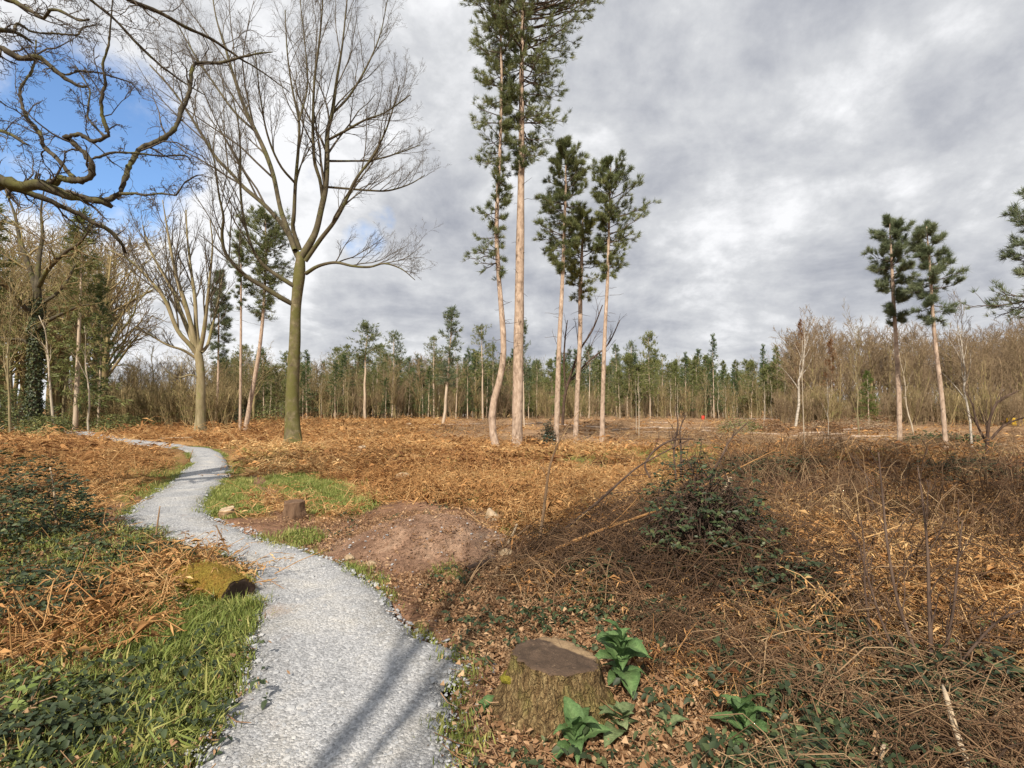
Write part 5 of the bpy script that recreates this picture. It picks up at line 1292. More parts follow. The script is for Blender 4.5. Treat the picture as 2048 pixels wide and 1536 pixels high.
base = np.array(T.location); c0 = tk[0][i] - base; nv = np.stack([np.cos(a), np.sin(a), rng.normal(size=n) * .3], 1)
g_ = Geo(); leaf_batch(g_, rng, c0 + nv * (tk[1][i][:, None] + rng.uniform(0, .16, (n, 1))) + np.array([0, 0, 1]) * rng.uniform(0, .4, (n, 1)), np.stack([rng.normal(size=n), rng.normal(size=n), -np.ones(n)], 1), nv, .13, .11)
obj('ivy', g_.mesh('ivy', M['ivy_leaf']), T)
lone('spruce_b', 150, 868, 428, 'tall brownish green larch like conifer behind the ivy clad oak', 'conifer tree', 'conifer_tree', wide=.9, d=37)
lone('spruce_a', 196, 862, 560, 'dark drooping conifer at the right end of the left wood', 'conifer tree', 'conifer_tree', wide=.75, d=39)
lone('spruce_b', -30, 868, 420, 'olive conifer at the left edge behind the ivy clad oak', 'conifer tree', 'conifer_tree', wide=.9, d=36)
lone('pole', 112, 866, 610, 'slender slanting trunk right of the ivy clad oak', 'bare tree', 'bare_tree', wide=1.3, lean=(0, .14), d=29)
lone('pole', 176, 858, 630, 'second slanting slender trunk, before the dark drooping conifer', 'bare tree', 'bare_tree', wide=1.1, lean=(0, .08), d=31)
lone('birch_b', 20, 866, 520, 'thin bare tree in front of the ivy clad oak at the left edge', 'bare tree', 'bare_tree', wide=.9, d=27)
lone('birch_a', 300, 838, 672, 'small bare oak with low spreading crown left of the smaller beech', 'bare tree', 'bare_tree', wide=1.7, d=48)
lone('pole', 384, 846, 690, 'thin dark trunk just behind the smaller beech', 'bare tree', 'bare_tree', d=44)
lone('oak_a', 505, 842, 700, 'rounded bare oak behind the leaning pine', 'oak tree', 'oak_tree', wide=1.2, d=52)
for a in ((-60, 872, 2.4, 1.8, 2.4, 'needle_olive', 3000, .13, 'big olive bush at the left edge beyond the bracken bank'), (92, 872, 1.5, 1.2, 1.2, 'needle_olive', 1800, .12, 'rounded olive bush in front of the ivy clad oak'), (262, 856, 2.0, 1.5, 1.1, 'needle_olive', 1500, .13, 'low olive shrub left of the smaller beech'), (40, 862, 2.6, 2.0, 2.6, 'ivy_leaf', 4200, .13, 'tall dark evergreen bush at the left edge under the ivy clad oak'), (130, 858, 1.6, 1.4, 1.3, 'needle_olive', 2400, .12, 'dark green bush below the slanting slender trunk'),
          (225, 862, 1.8, 1.5, 1.3, 'needle_olive', 2200, .12, 'grey green gorse like bush left of the path end'), (345, 846, 2.2, 1.6, 1.2, 'needle_olive', 1800, .13, 'low dark bush behind the smaller beech'),
          (455, 848, 2.2, 1.6, 2.4, 'ivy_leaf', 1900, .14, 'green bush between the smaller beech and the leaning pine'), (540, 846, 2.2, 1.8, 2.6, 'needle_olive', 1900, .15, 'green evergreen bush just left of the big beech trunk')):
    d_ = CAM_H * F / (a[1] - 815); p_ = P(a[0], a[1], d_)
    bush('evergreen_bush', a[8], 'bush', (p_[0], d_, H(p_[0], d_)), a[2], a[3], a[4], a[5], a[6], a[7], int(a[0]) + 140, tri=False)
for key, x, y, h, wd, nm, cat, lab in (('pole', -2.45, -3.2, 11, 1.0, 'bare_tree', 'bare tree', 'slim bare tree behind the viewpoint that shades the path'), ('birch_b', -1.85, -2.6, 10, .55, 'bare_tree', 'bare tree', 'second slim bare tree behind the viewpoint beside the path'),
                           ('pine_b', 4.0, -3.0, 14, 1.0, 'pine_tree', 'pine tree', 'pine behind the viewpoint closer to the path'),
                           ('pine_b', 8.8, -3.0, 14, 1.1, 'pine_tree', 'pine tree', 'pine behind the viewpoint farthest from the path')):
    place(key, nm, lab, cat, x, y, h, 1.0 + x, None, wd)
# ------------------------------------------------------------------ things on the ground
def blob(geo, rng, centre, ax, seed, amp=.18, n=3, tone=.5, freq=2.0):
    """lumpy closed solid from a subdivided icosahedron; ax = 3x3 rows of half axes"""
    import bmesh
    bm = bmesh.new(); bmesh.ops.create_icosphere(bm, subdivisions=n, radius=1.0)
    v = np.array([vv.co[:] for vv in bm.verts]); f = np.array([[q.index for q in ff.verts] for ff in bm.faces]); bm.free()
    k = 1 + amp * 2 * (fbm(v[:, 0] * freq + seed, v[:, 1] * freq + v[:, 2] * freq * .8, seed, 3) - .5)
    geo.add((v * k[:, None]) @ np.asarray(ax, float) + np.asarray(centre, float), None, f, tone)

# ---- foreground tree stump
m, t, b = material('stump_bark', .95, .1)
oc = t.node('ShaderNodeTexCoord').outputs['Object']
mp = t.node('ShaderNodeMapping'); mp.inputs['Scale'].default_value = (1, 1, .35); t.l.new(oc, mp.inputs[0])
n1 = t.noise(mp.outputs[0], 34, 8, .75, .6).outputs[0]; n2 = t.noise(oc, 5, 5, .65).outputs[0]; n3 = t.noise(oc, 110, 3, .7).outputs[0]
vo = t.node('ShaderNodeTexVoronoi', feature='DISTANCE_TO_EDGE'); t.l.new(mp.outputs[0], vo.inputs['Vector']); vo.inputs['Scale'].default_value = 38; vo.inputs['Randomness'].default_value = 1.0
wp = t.vmath('ADD', mp.outputs[0], t.vmath('SCALE', t.noise(oc, 18, 4, .6).outputs[1]).outputs[0]); wp.inputs[1].links[0].from_node.inputs['Scale'].default_value = .06; t.l.new(wp.outputs[0], vo.inputs['Vector'])
c = t.ramp(n1, [(.32, (.055, .034, .02)), (.48, (.24, .16, .075)), (.66, (.48, .36, .18))])
c = t.mix(t.mapr(n2, .5, .66, 0, .6), c, (.20, .20, .055)); c = t.mix(t.mapr(n2, .30, .42, .6, 0), c, (.13, .075, .045))
c = t.mix(1.0, c, t.mapr(n3, .3, .7, .6, 1.35), 'MULTIPLY'); c = t.mix(t.mapr(vo.outputs[0], 0, .10, .42, 0), c, (.06, .038, .02))
t.l.new(c, b.inputs['Base Color']); bump(t, b, t.math('ADD', t.math('ADD', n1, t.math('MULTIPLY', n3, .4)), t.mapr(vo.outputs[0], 0, .15, 0, .4)), 1.0, .04); M['stump_bark'] = m
m, t, b = material('stump_cut', .85, .25)
oc = t.node('ShaderNodeTexCoord').outputs['Object']
sx = t.node('ShaderNodeSeparateXYZ'); t.l.new(oc, sx.inputs[0])
nz = t.noise(oc, 14, 5, .65).outputs[0]; nf = t.noise(oc, 120, 3, .7).outputs[0]
wv = t.node('ShaderNodeTexWave', wave_type='RINGS', rings_direction='Z'); t.l.new(oc, wv.inputs[0]); wv.inputs['Scale'].default_value = 24; wv.inputs['Distortion'].default_value = 2.0; wv.inputs['Detail'].default_value = 3
e_ = t.math('ADD', t.math('SUBTRACT', sx.outputs[1], t.math('MULTIPLY', sx.outputs[0], -.75)), t.math('MULTIPLY', nz, .07))
c = t.mix(t.mapr(e_, .165, .19), t.ramp(nz, [(.3, (.045, .030, .020)), (.7, (.11, .072, .048))]), t.ramp(nz, [(.3, (.17, .11, .06)), (.7, (.32, .225, .13))]))
c = t.mix(.12, c, t.mix(1.0, c, t.mapr(wv.outputs[1], 0, 1, .5, 1.3), 'MULTIPLY')); c = t.mix(1.0, c, t.mapr(nf, .3, .7, .75, 1.25), 'MULTIPLY')
t.l.new(c, b.inputs['Base Color']); bump(t, b, t.math('ADD', nz, nf), .5, .01); 
M['stump_cut'] = m
vo = t.node('ShaderNodeTexVoronoi', feature='DISTANCE_TO_EDGE'); t.l.new(oc, vo.inputs['Vector']); vo.inputs['Scale'].default_value = 9
n9 = t.noise(oc, 30, 5, .7).outputs[0]
c2 = t.mix(t.mapr(vo.outputs[0], 0, .02, .6, 0), c, (.02, .015, .012)); c2 = t.mix(t.mapr(n9, .60, .70, 0, .6), c2, (.24, .17, .11)); t.l.new(c2, b.inputs['Base Color'])
def stump(label, loc, r_top, r_base, h, tilt, seed, bark='stump_bark', cut='stump_cut', sides=72, rag=.075):
    rng = np.random.default_rng(seed); T = thing('tree_stump', loc, label, 'stump'); T.rotation_euler = (0, 0, 0)
    nh = 22; th = np.arange(sides) * 2 * math.pi / sides; z = np.linspace(-.10, 1, nh)
    k = rng.uniform(0, 6.28, 3)
    lob = np.cos(4 * th + k[0]) * .5 + np.cos(3 * th + k[1]) * .35 + np.cos(7 * th + k[2]) * .2
    prof = r_top + (r_base - r_top) * np.clip(1 - z, 0, 1.2) ** 1.7
    rr_ = prof[:, None] * (1 + (.05 + .20 * np.clip(1 - z, 0, 1.1)[:, None] ** 2) * lob[None])
    rr_ = rr_ + (fbm(th[None] * 4 + 3, z[:, None] * 3 + seed, seed, 4) - .5) * rag * (1 - .5 * (z[:, None] > .97)) + (vnoise(th[None] * 24 / 6.283 * 3, z[:, None] * 2.5, seed + 3) - .5) * rag * .5
    X, Y = rr_ * np.cos(th), rr_ * np.sin(th)
    ztop = h + tilt[0] * X + tilt[1] * Y
    Zz = z[:, None] * ztop
    v = np.stack([X, Y, Zz], -1); ix = np.arange(nh * sides).reshape(nh, sides)
    q = np.stack([ix[:-1], np.roll(ix[:-1], -1, 1), np.roll(ix[1:], -1, 1), ix[1:]], -1).reshape(-1, 4)
    g_ = Geo(); g_.add(v.reshape(-1, 3), q); obj('bark', g_.mesh('bark', M[bark]), T)
    g_ = Geo(); rings = [1.0, .985, .9, .7, .45, .2]
    vv = []
    for i, f in enumerate(rings):
        x_, y_ = X[-1] * f, Y[-1] * f; vv.append(np.stack([x_, y_, h + tilt[0] * x_ + tilt[1] * y_ + (0.0 if i == 0 else .006) + (fbm(x_ * 20, y_ * 20, seed, 2) - .5) * .004], 1))
    vv = np.vstack(vv + [np.array([[0, 0, h + .006]])]); ix = np.arange(len(rings) * sides).reshape(len(rings), sides)
    q = np.stack([ix[:-1], np.roll(ix[:-1], -1, 1), np.roll(ix[1:], -1, 1), ix[1:]], -1).reshape(-1, 4)
    tr_ = np.stack([ix[-1], np.roll(ix[-1], -1), np.full(sides, len(vv) - 1)], 1)
    g_.add(vv, q, tr_); obj('cut_face', g_.mesh('cut_face', M[cut]), T)
    return T
SP = np.array((.225, 2.80)); T = stump('big sawn tree stump with mossy flaking bark at the near path edge', (SP[0], SP[1], H(*SP)), .218, .35, .275, (-.10, -.04), 3)
rng = np.random.default_rng(4); g_ = Geo()
blob(g_, rng, (-.24, -.02, .17), np.diag((.045, .05, .035)), 8, .3, 3)
mm, t, b = material('moss', .95, .1); oc = t.node('ShaderNodeTexCoord').outputs['Object']; n1 = t.noise(oc, 60, 4, .7).outputs[0]
t.l.new(t.ramp(n1, [(.3, (.11, .10, .015)), (.7, (.30, .26, .04))]), b.inputs['Base Color']); bump(t, b, n1, 1, .02); M['moss'] = mm
obj('moss', g_.mesh('moss', mm), T)
p_ = gp(588, 1040); T = stump('small dark weathered stump between the grass and the earth heap', p_, .135, .16, .26, (0, .03), 5, 'old_stump', 'old_stump', 28, .05)
for px, py, r_, h_, lab in ((818, 853, .22, .25, 'pale far stump in the bracken right of the lone bushy pine'), (723, 905, .14, .2, 'small pale stump in the bracken right of the big beech'), (453, 1032, .10, .10, 'little rotten stump in the grass between path and dirt track')):
    p_ = gp(px, py); stump(lab, p_, r_, r_ * 1.15, h_, (.1, .2), int(px), 'stem', 'pale_stick', 20, .04)

# ---- mossy log end beside the path
m, t, b = material('log_moss', .95, .1); oc = t.node('ShaderNodeTexCoord').outputs['Object']
n1 = t.noise(oc, 8, 5, .65).outputs[0]; n2 = t.noise(oc, 70, 4, .7).outputs[0]
c = t.ramp(n1, [(.32, (.30, .155, .04)), (.5, (.24, .17, .035)), (.68, (.33, .25, .05))])
c = t.mix(1.0, c, t.mapr(n2, .3, .7, .5, 1.4), 'MULTIPLY'); t.l.new(c, b.inputs['Base Color']); bump(t, b, t.math('ADD', n1, n2), 1.0, .035); M['log_moss'] = m
lp = P(432, 1168, 4.38); T = thing('mossy_log', (lp[0], lp[1], H(lp[0], lp[1])), 'short rotten log covered in golden moss at the left path edge', 'log')
ax_ = unit((.42, -.20, -.02)); n = 22; s_ = np.linspace(-1, 1, n); side_ = 26
pts = ax_ * (s_ * .40 - .12)[:, None] + np.array([0, 0, .080]) + np.array([0, 0, 1]) * (.02 * np.cos(s_ * 2))[:, None]
r_ = .150 * np.clip(1 - np.clip(-s_ - .15, 0, 1) ** 2 * 1.1, .2, 1)
th = np.arange(side_) * 6.2832 / side_
fl = 1 + (fbm(np.cos(th)[None, None] * 1.6 + 9, np.sin(th)[None, None] * 1.6 + s_[None, :, None] * 2.5, 4, 5) - .5) * .5 + (fbm(np.cos(th)[None, None] * 7 + 9, np.sin(th)[None, None] * 7 + s_[None, :, None] * 9, 8, 3) - .5) * .16
g_ = Geo(); tubes(g_, pts[None], r_[None], side_, .5, False, fl); obj('moss', g_.mesh('moss', M['log_moss']), T)
vm = np.vstack(g_.v); vm = vm[vm[:, 2] > .02]; rg_ = np.random.default_rng(3); k = rg_.integers(0, len(vm), 2600); cv = np.array([0, 0, .07]); g_ = Geo()
needles(g_, rg_, vm[k] + rg_.normal(size=(2600, 3)) * .012, norm(vm[k] - cv) + np.array([0, 0, .2]), 2, .016, .004, .7, np.clip(rg_.normal(.5, .25, 2600), 0, 1)); M['moss_tuft'] = leaf_mat('moss_tuft', [(0, (.13, .07, .015)), (.5, (.27, .19, .035)), (1, (.42, .34, .09))], .8, .1, .2)
o = obj('moss_tufts', g_.mesh('moss_tufts', M['moss_tuft'], False), T); o['kind'] = 'stuff'
g_ = Geo(); e0 = pts[-1]; u1 = unit(np.cross(ax_, (0, 0, 1))); u2 = np.cross(u1, ax_)
for i, (f, dp) in enumerate(((1.0, .0), (.88, .012), (.62, -.012), (.3, -.02))):
    rr2 = r_[-1] * fl[0, -1] * f; rg = e0 + ax_ * dp + (u1[None] * np.cos(th)[:, None] + u2[None] * np.sin(th)[:, None] * -1) * rr2[:, None]
    g_.add(rg)
ix = np.arange(4 * side_).reshape(4, side_); g_.add(np.array([e0 - ax_ * .025]), np.stack([ix[:-1], np.roll(ix[:-1], -1, 1), np.roll(ix[1:], -1, 1), ix[1:]], -1).reshape(-1, 4) - 4 * side_, np.stack([ix[-1] - 4 * side_, np.roll(ix[-1], -1) - 4 * side_, np.zeros(side_, int)], 1))
obj('rotten_end', g_.mesh('rotten_end', M['dark_stem']), T)

# ---- stones
m, t, b = material('field_stone', .9, .2); oc = t.node('ShaderNodeTexCoord').outputs['Object']; n1 = t.noise(oc, 14, 5, .65).outputs[0]
t.l.new(t.ramp(n1, [(.3, (.20, .14, .085)), (.7, (.42, .33, .22))]), b.inputs['Base Color']); bump(t, b, n1, .8, .02); M['field_stone'] = m
for px, py, w_, lab in ((805, 958, .16, 'pale stone at the edge of the grass and bracken'), (1012, 1112, .08, 'dark clod at the front foot of the earth heap'), (700, 1118, .05, 'grey stone on the soil at the path edge'), (742, 1130, .05, 'pale stone at the path edge below the earth heap')):
    p_ = gp(px, py); T = tag(obj('stone', None), lab, 'stone') if False else None
    g_ = Geo(); blob(g_, rng, (0, 0, w_ * .3), np.diag((w_, w_ * .8, w_ * .6)), int(px), .35, 3); tag(obj('stone', g_.mesh('stone', M['field_stone']), loc=tuple(p_)), lab, 'stone')
# wedge of sawn wood, and a sawn log
p_ = gp(985, 1040); g_ = Geo()
v = np.array([(-.11, -.04, 0), (.12, -.05, -.02), (.12, .06, -.02), (-.11, .05, 0), (-.11, -.03, .14), (.10, -.045, .075), (.10, .05, .075), (-.11, .04, .14)])
g_.add(v, [(3, 2, 1, 0), (0, 1, 5, 4), (1, 2, 6, 5), (2, 3, 7, 6), (3, 0, 4, 7), (4, 5, 6, 7)])
o = tag(obj('wood_chunk', g_.mesh('wood_chunk', M['pale_stick'], False), loc=tuple(p_), rot=(.15, .35, -.3)), 'split wedge of pale wood lying on top of the earth heap', 'wood'); bv = o.modifiers.new('bevel', 'BEVEL'); bv.width = .006

# ---- felled trunks and logs lying in the clearing
def log(label, a, b_, w0, w1, mat, name='felled_log', cat='log', group=None, sides=9, bend=.02, seed=0, cut=True):
    """a felled trunk from a to b (world points) with a paler sawn face"""
    rng = np.random.default_rng(seed); a, b_ = np.asarray(a, float), np.asarray(b_, float); n = 9; s_ = np.linspace(0, 1, n)[:, None]
    pts = a * (1 - s_) + b_ * s_ + rng.normal(size=(n, 3)) * np.linalg.norm(b_ - a) * bend * np.array([1, 1, .15]); base = a
    T = thing(name, base, label, cat, group); g_ = Geo(); rad = w0 + (w1 - w0) * s_[:, 0]
    tubes(g_, (pts - base)[None], rad[None], sides, .5, True); obj('bark', g_.mesh('bark', M[mat]), T)
    if cut:
        g_ = Geo(); d_ = unit(pts[0] - pts[1]); u1 = unit(np.cross(d_, (0, 0, 1.0))); u2 = np.cross(u1, d_); th = np.arange(sides) * 6.2832 / sides
        ring = pts[0] - base + d_ * .003 + (u1 * np.cos(th)[:, None] + u2 * np.sin(th)[:, None]) * w0 * .98
        g_.add(np.vstack([ring, [pts[0] - base + d_ * .006]]), None, np.stack([np.arange(sides), np.roll(np.arange(sides), -1), np.full(sides, sides)], 1)); obj('sawn_end', g_.mesh('sawn_end', M['peeled_log']), T)
    return T
FL = [(862, 852, 965, 849, 3.0, 'pale felled pole in the bracken left of the crooked pine'), (1222, 864, 1322, 857, 4.5, 'long pale felled trunk starting behind the last slim pine'), (1318, 858, 1392, 860, 3.8, 'straight pale trunk right of the pale twin dead poles'),
      (1284, 867, 1405, 865, 3.2, 'thin peeled pole in front of the straight pale trunk'), (1118, 851, 1206, 857, 3.2, 'pale pole lying between the second and third slim pines'), (1575, 879, 1792, 881, 6.0, 'longest felled trunk, front one of the far log row'),
      (1582, 874, 1690, 869, 4.5, 'felled trunk second in the far log row'), (1600, 868, 1702, 866, 4.2, 'felled trunk at the back left of the far log row'), (1690, 863, 1786, 853, 5.0, 'slanting felled trunk above the far log row'), (1700, 874, 1788, 874, 5.5, 'short felled trunk beside the taller dark pine'),
      (1404, 864, 1452, 867, 4.5, 'short pale log left of the broken topped snag'), (1490, 868, 1560, 871, 5.0, 'pale log at the foot of the broken topped snag'), (1300, 847, 1336, 848, 2.6, 'tiny pale log in front of the broad far pine'), (1955, 886, 2046, 894, 5.0, 'pale log right of the white barked birch'),
      (1405, 858, 1440, 858, 2.8, 'pale stick like log behind the short pale log'), (1085, 847, 1015, 851, 2.8, 'pale pole just right of the thick pine foot')]
for i, (x0, y0, x1, y1, w_, lab) in enumerate(FL):
    d0, d1 = CAM_H * F / (y0 - 815), CAM_H * F / (y1 - 815); r_ = w_ * .52 / F * (d0 + d1) / 2
    a, b_ = P(x0, y0, d0), P(x1, y1, d1); a[2] = H(a[0], a[1]) + r_; b_[2] = H(b_[0], b_[1]) + r_
    log(lab, a, b_, r_, r_ * .75, 'peeled_log', group='felled logs', bend=.006, seed=i)
a, b_ = gp(1222, 972), gp(1306, 985); a[2] += .12; b_[2] += .12
log('short tan log half sunk in the bracken beyond the diagonal pole', a, b_, .075, .07, 'orange_stick', bend=.01)
a, b_ = gp(318, 882), gp(385, 880); a[2] += .10; b_[2] += .12; log('bleached fallen branch across the far end of the path', a, b_, .06, .04, 'pale_stick', 'fallen_branch', 'branch', bend=.02, seed=3, cut=False)

# ---- fallen sticks and poles near the viewer
def stick(label, px, d0, d1, mat, name='fallen_stick', cat='stick', twigs=0, seed=0, lv=None, group=None):
    p_, r_ = trace(px, d0, d1); base = p_[0].copy(); T = thing(name, base, label, cat, group)
    g_ = Geo(); tubes(g_, (p_ - base)[None], r_[None], 7); obj('stem', g_.mesh('stem', M[mat]), T)
    if twigs:
        rng = np.random.default_rng(seed); bp, br_ = batch([(p_, r_)], 12); g_ = Geo()
        c1 = grow(rng, bp, br_, twigs, .25, .98, .28, .6, .1, .14, 6, .5, .3); tubes(g_, c1[0] - base, c1[1] * .8, 3, .5, False)
        c2 = grow(rng, c1[0], c1[1], 4, .2, 1, .4, .7, .1, .15, 4, .6, .4); tubes(g_, c2[0] - base, np.maximum(c2[1] * .7, .0012), 3, .5, False); obj('twigs', g_.mesh('twigs', M[mat]), T)
    return T
stick('long orange brown pole slanting up over the bracken from the earth heap', [(1003, 1138, 12), (1080, 1112, 10), (1150, 1082, 8), (1230, 1050, 6), (1310, 1022, 5), (1400, 975, 3.5), (1480, 935, 2.5), (1560, 895, 1.5)], 4.65, 6.6, 'orange_stick', 'fallen_pole', 'pole', 5, 1)
stick('thin dark stem slanting up right across the bracken', [(1130, 1058, 5), (1200, 1000, 5), (1250, 955, 4), (1290, 925, 3), (1380, 878, 2)], 6.0, 8.0, 'dark_stem', twigs=4, seed=2)
stick('upright reddish thin stem standing by the orange brown pole', [(1074, 1105, 7), (1085, 1040, 6), (1095, 960, 5), (1105, 915, 4), (1130, 860, 2.5), (1160, 820, 1.5)], 5.6, 6.2, 'stem', 'thin_sapling', 'sapling', 5, 3)
stick('short bleached stick leaning out of the earth heap', [(1012, 1092, 5), (1025, 1070, 5), (1034, 1048, 4)], 5.6, 5.7, 'pale_stick')
stick('second bleached stick propped beside the earth heap', [(996, 1104, 5), (1030, 1075, 5), (1060, 1050, 3)], 5.5, 5.9, 'stem')
stick('white broken stick poking out above the dark bramble bush', [(1440, 1000, 6), (1450, 978, 6), (1462, 955, 5)], 6.6, 6.7, 'pale_stick')
stick('thin pale stick rising right of the dark bramble bush', [(1478, 1000, 3), (1462, 968, 3), (1452, 950, 2)], 7.2, 7.4, 'pale_stick')
stick('bleached branch stub lying on the dark bracken bank', [(1815, 1028, 7), (1830, 1050, 7), (1842, 1062, 6)], 6.8, 6.6, 'pale_stick')
stick('pale cut stem leaning at the near right corner', [(1946, 1560, 12), (1915, 1470, 11), (1893, 1395, 9), (1885, 1370, 4)], 2.15, 2.6, 'pale_stick')
stick('short pale stem standing below the bare sapling', [(1762, 1560, 8), (1765, 1500, 8), (1772, 1490, 6)], 2.2, 2.35, 'pale_stick')
stick('long pale twig lying beyond the big stump', [(1352, 1308, 5), (1400, 1296, 5), (1462, 1288, 4)], 3.4, 3.5, 'pale_stick')
stick('bent brown twig beside the foxglove near the lower edge', [(1560, 1490, 4), (1570, 1440, 4), (1600, 1400, 3), (1640, 1360, 2)], 2.5, 2.9, 'dark_stem', twigs=3, seed=6)
stick('thin reddish stems leaning over the right bramble', [(1470, 1225, 4), (1540, 1200, 4), (1600, 1170, 3), (1640, 1140, 2)], 3.9, 4.4, 'orange_stick')
stick('tan twig lying across the verge below the left bramble', [(60, 1240, 5), (140, 1218, 5), (240, 1200, 4), (320, 1180, 2)], 3.7, 4.4, 'pale_stick')
stick('pale upright bramble cane on the left verge', [(112, 1050, 4), (110, 1000, 4), (105, 960, 3), (100, 935, 2)], 6.0, 6.0, 'pale_stick')
stick('thin twig standing at the left edge of the path bend', [(312, 1070, 3), (316, 1040, 3), (320, 1012, 2)], 6.0, 6.1, 'stem', 'thin_sapling', 'sapling')
stick('thin twig with side shoots rising before the mossy log', [(458, 1108, 3), (445, 1080, 3), (432, 1050, 2)], 5.2, 5.2, 'stem', 'thin_sapling', 'sapling', 2, 5)
stick('dark charred branch end lying in front of the diagonal pole', [(935, 1140, 14), (960, 1130, 14), (990, 1118, 10)], 5.0, 5.2, 'dark_stem')

# ---- bare shrubs
def shrub(label, stems, seed, mat, tw=5, name='bare_shrub', lenk=.30):
    ls = [trace(*a) for a in stems]; base = ls[0][0][0].copy(); base[2] = H(base[0], base[1]); T = thing(name, base, label, 'shrub')
    for p_, r_ in ls:
        g_ = Geo(); p_ = p_.copy(); tubes(g_, (p_ - base)[None], r_[None], 6); obj('stem', g_.mesh('stem', M[mat]), T)
    rng = np.random.default_rng(seed); bp, br_ = batch(ls, 14); g_ = Geo()
    c1 = grow(rng, bp, br_, tw, .25, .98, lenk, .55, .2, .10, 6, .5, .35, .02, .5); tubes(g_, c1[0] - base, c1[1], 3, .5, False)
    c2 = grow(rng, c1[0], c1[1], 3, .3, 1, .4, .6, .15, .12, 4, .6, .5); tubes(g_, c2[0] - base, np.maximum(c2[1], .0012), 3, .5, False)
    obj('twigs', g_.mesh('twigs', M[mat]), T); return T
shrub('leafless sapling clump with dark upright stems at the right', [
 ([(1862, 1395, 9), (1862, 1300, 8), (1858, 1200, 7), (1855, 1100, 5), (1845, 1000, 4), (1835, 930, 2)], 3.0, 3.3), ([(1866, 1395, 8), (1830, 1300, 7), (1795, 1200, 6), (1775, 1090, 5), (1765, 990, 4), (1757, 905, 2.5)], 3.0, 3.4),
 ([(1855, 1400, 7), (1810, 1340, 6), (1770, 1260, 5), (1740, 1170, 4), (1715, 1080, 2.5)], 3.0, 3.2), ([(1868, 1398, 7), (1885, 1320, 6), (1905, 1230, 5), (1915, 1130, 4), (1925, 1040, 2)], 3.0, 3.1),
 ([(1870, 1400, 7), (1910, 1345, 6), (1950, 1290, 5), (2000, 1240, 4), (2060, 1215, 2)], 3.0, 2.8), ([(1745, 1350, 5), (1740, 1260, 4.5), (1730, 1180, 4), (1728, 1090, 3), (1722, 1040, 2)], 3.3, 3.5)], 3, 'dark_stem', 6)
shrub('arching dark twigs of a bare shrub standing before the felled logs', [
 ([(1300, 955, 5), (1290, 930, 4), (1310, 900, 4), (1345, 880, 4), (1385, 878, 3)], 8.5, 9.0), ([(1362, 960, 4), (1362, 900, 4), (1360, 860, 3), (1372, 830, 2)], 9.0, 9.0), ([(1352, 960, 4), (1348, 900, 4), (1356, 850, 3), (1350, 815, 1.5)], 9.0, 9.2),
 ([(1410, 965, 4), (1440, 920, 4), (1460, 880, 3), (1495, 845, 1.5)], 8.6, 9.0)], 4, 'dark_stem', 5, lenk=.4)
shrub('thin bare hawthorn like tree curving up behind the slim pines', [
 ([(1125, 850, 6), (1130, 790, 5.5), (1145, 740, 5), (1160, 700, 4), (1185, 660, 3), (1205, 610, 2)], 24.5, 24.0), ([(1140, 760, 4), (1180, 720, 3.5), (1215, 690, 3), (1240, 640, 1.5)], 24.5, 25.5), ([(1132, 790, 4), (1128, 730, 3.5), (1130, 680, 3), (1135, 640, 1.5)], 24.5, 24.0)], 5, 'dark_stem', 7, lenk=.45)
shrub('russet leaved thin shrub at the right edge in front of the birch', [
 ([(1975, 915, 7), (1975, 870, 6), (1982, 830, 5), (2000, 800, 4), (2040, 780, 2)], 16.5, 16.0), ([(1975, 890, 5), (1955, 850, 4), (1945, 810, 3), (1930, 780, 1.5)], 16.5, 17.0), ([(1980, 880, 5), (2010, 850, 4), (2050, 835, 3), (2090, 830, 1.5)], 16.5, 16.0)], 6, 'dark_stem', 8, lenk=.5)

# ---- brambles
def bram(label, px, py, rx, ry, h, n, seed, leaf='bramble_leaf', size=.05, nst=40, d=None, stem='stem'):
    p_ = gp(px, py) if d is None else np.array([*P(px, py, d)[:2], 0])
    return bush('bramble_bush', label, 'bramble', (p_[0], p_[1], float(H(p_[0], p_[1])) - .03), rx, ry, h, leaf, n, size, seed, stem, nst)
bram('tall dark bramble bush in the middle of the dead stems', 1415, 1125, .80, .55, 1.15, 1000, 51, 'ivy_leaf', nst=260, stem='dark_stem')
bram('lower spreading bramble mound right below the tall bramble bush', 1570, 1205, .65, .4, .42, 420, 52, nst=110, stem='dark_stem')
bram('dark bramble patch between the pole foot and the tall bramble bush', 1200, 1165, .45, .3, .28, 380, 61)
bram('flat bramble patch between the stump and the tall bramble bush', 1330, 1240, .4, .28, .2, 120, 62)
bram('bramble mound left of the leafless sapling clump', 1640, 1300, .5, .3, .28, 240, 63)
bram('bramble patch at the foot of the leafless sapling clump', 1830, 1420, .45, .28, .24, 220, 64)
bram('brambles crowning the dark bank behind the tall bramble bush', 1540, 945, 1.1, .5, .45, 700, 65)
bram('brambles on the dark bank at the right edge', 1930, 950, 1.2, .5, .4, 650, 66)
bram('dark bramble mass at the left edge beside the bracken bank', 10, 1080, .90, .9, .95, 1500, 53)
bram('bramble mound on the left verge nearest the mossy log', 70, 1230, .65, .5, .34, 480, 54)
bram('glossy bramble patch in the near left corner', 60, 1500, .36, .26, .20, 200, 55, size=.042)
bram('low bramble leaves along the left edge of the path bend', 300, 1120, .55, .35, .20, 320, 56)
bram('ivy and bramble patch at the near right corner', 1800, 1490, .5, .28, .16, 170, 57)
bram('bramble leaves right of the leafless sapling clump', 1985, 1400, .35, .3, .30, 160, 58)
bram('fresh lime green bramble shoots in the near left corner', 45, 1450, .25, .18, .30, 45, 59, 'bramble_lime', .045, 10)
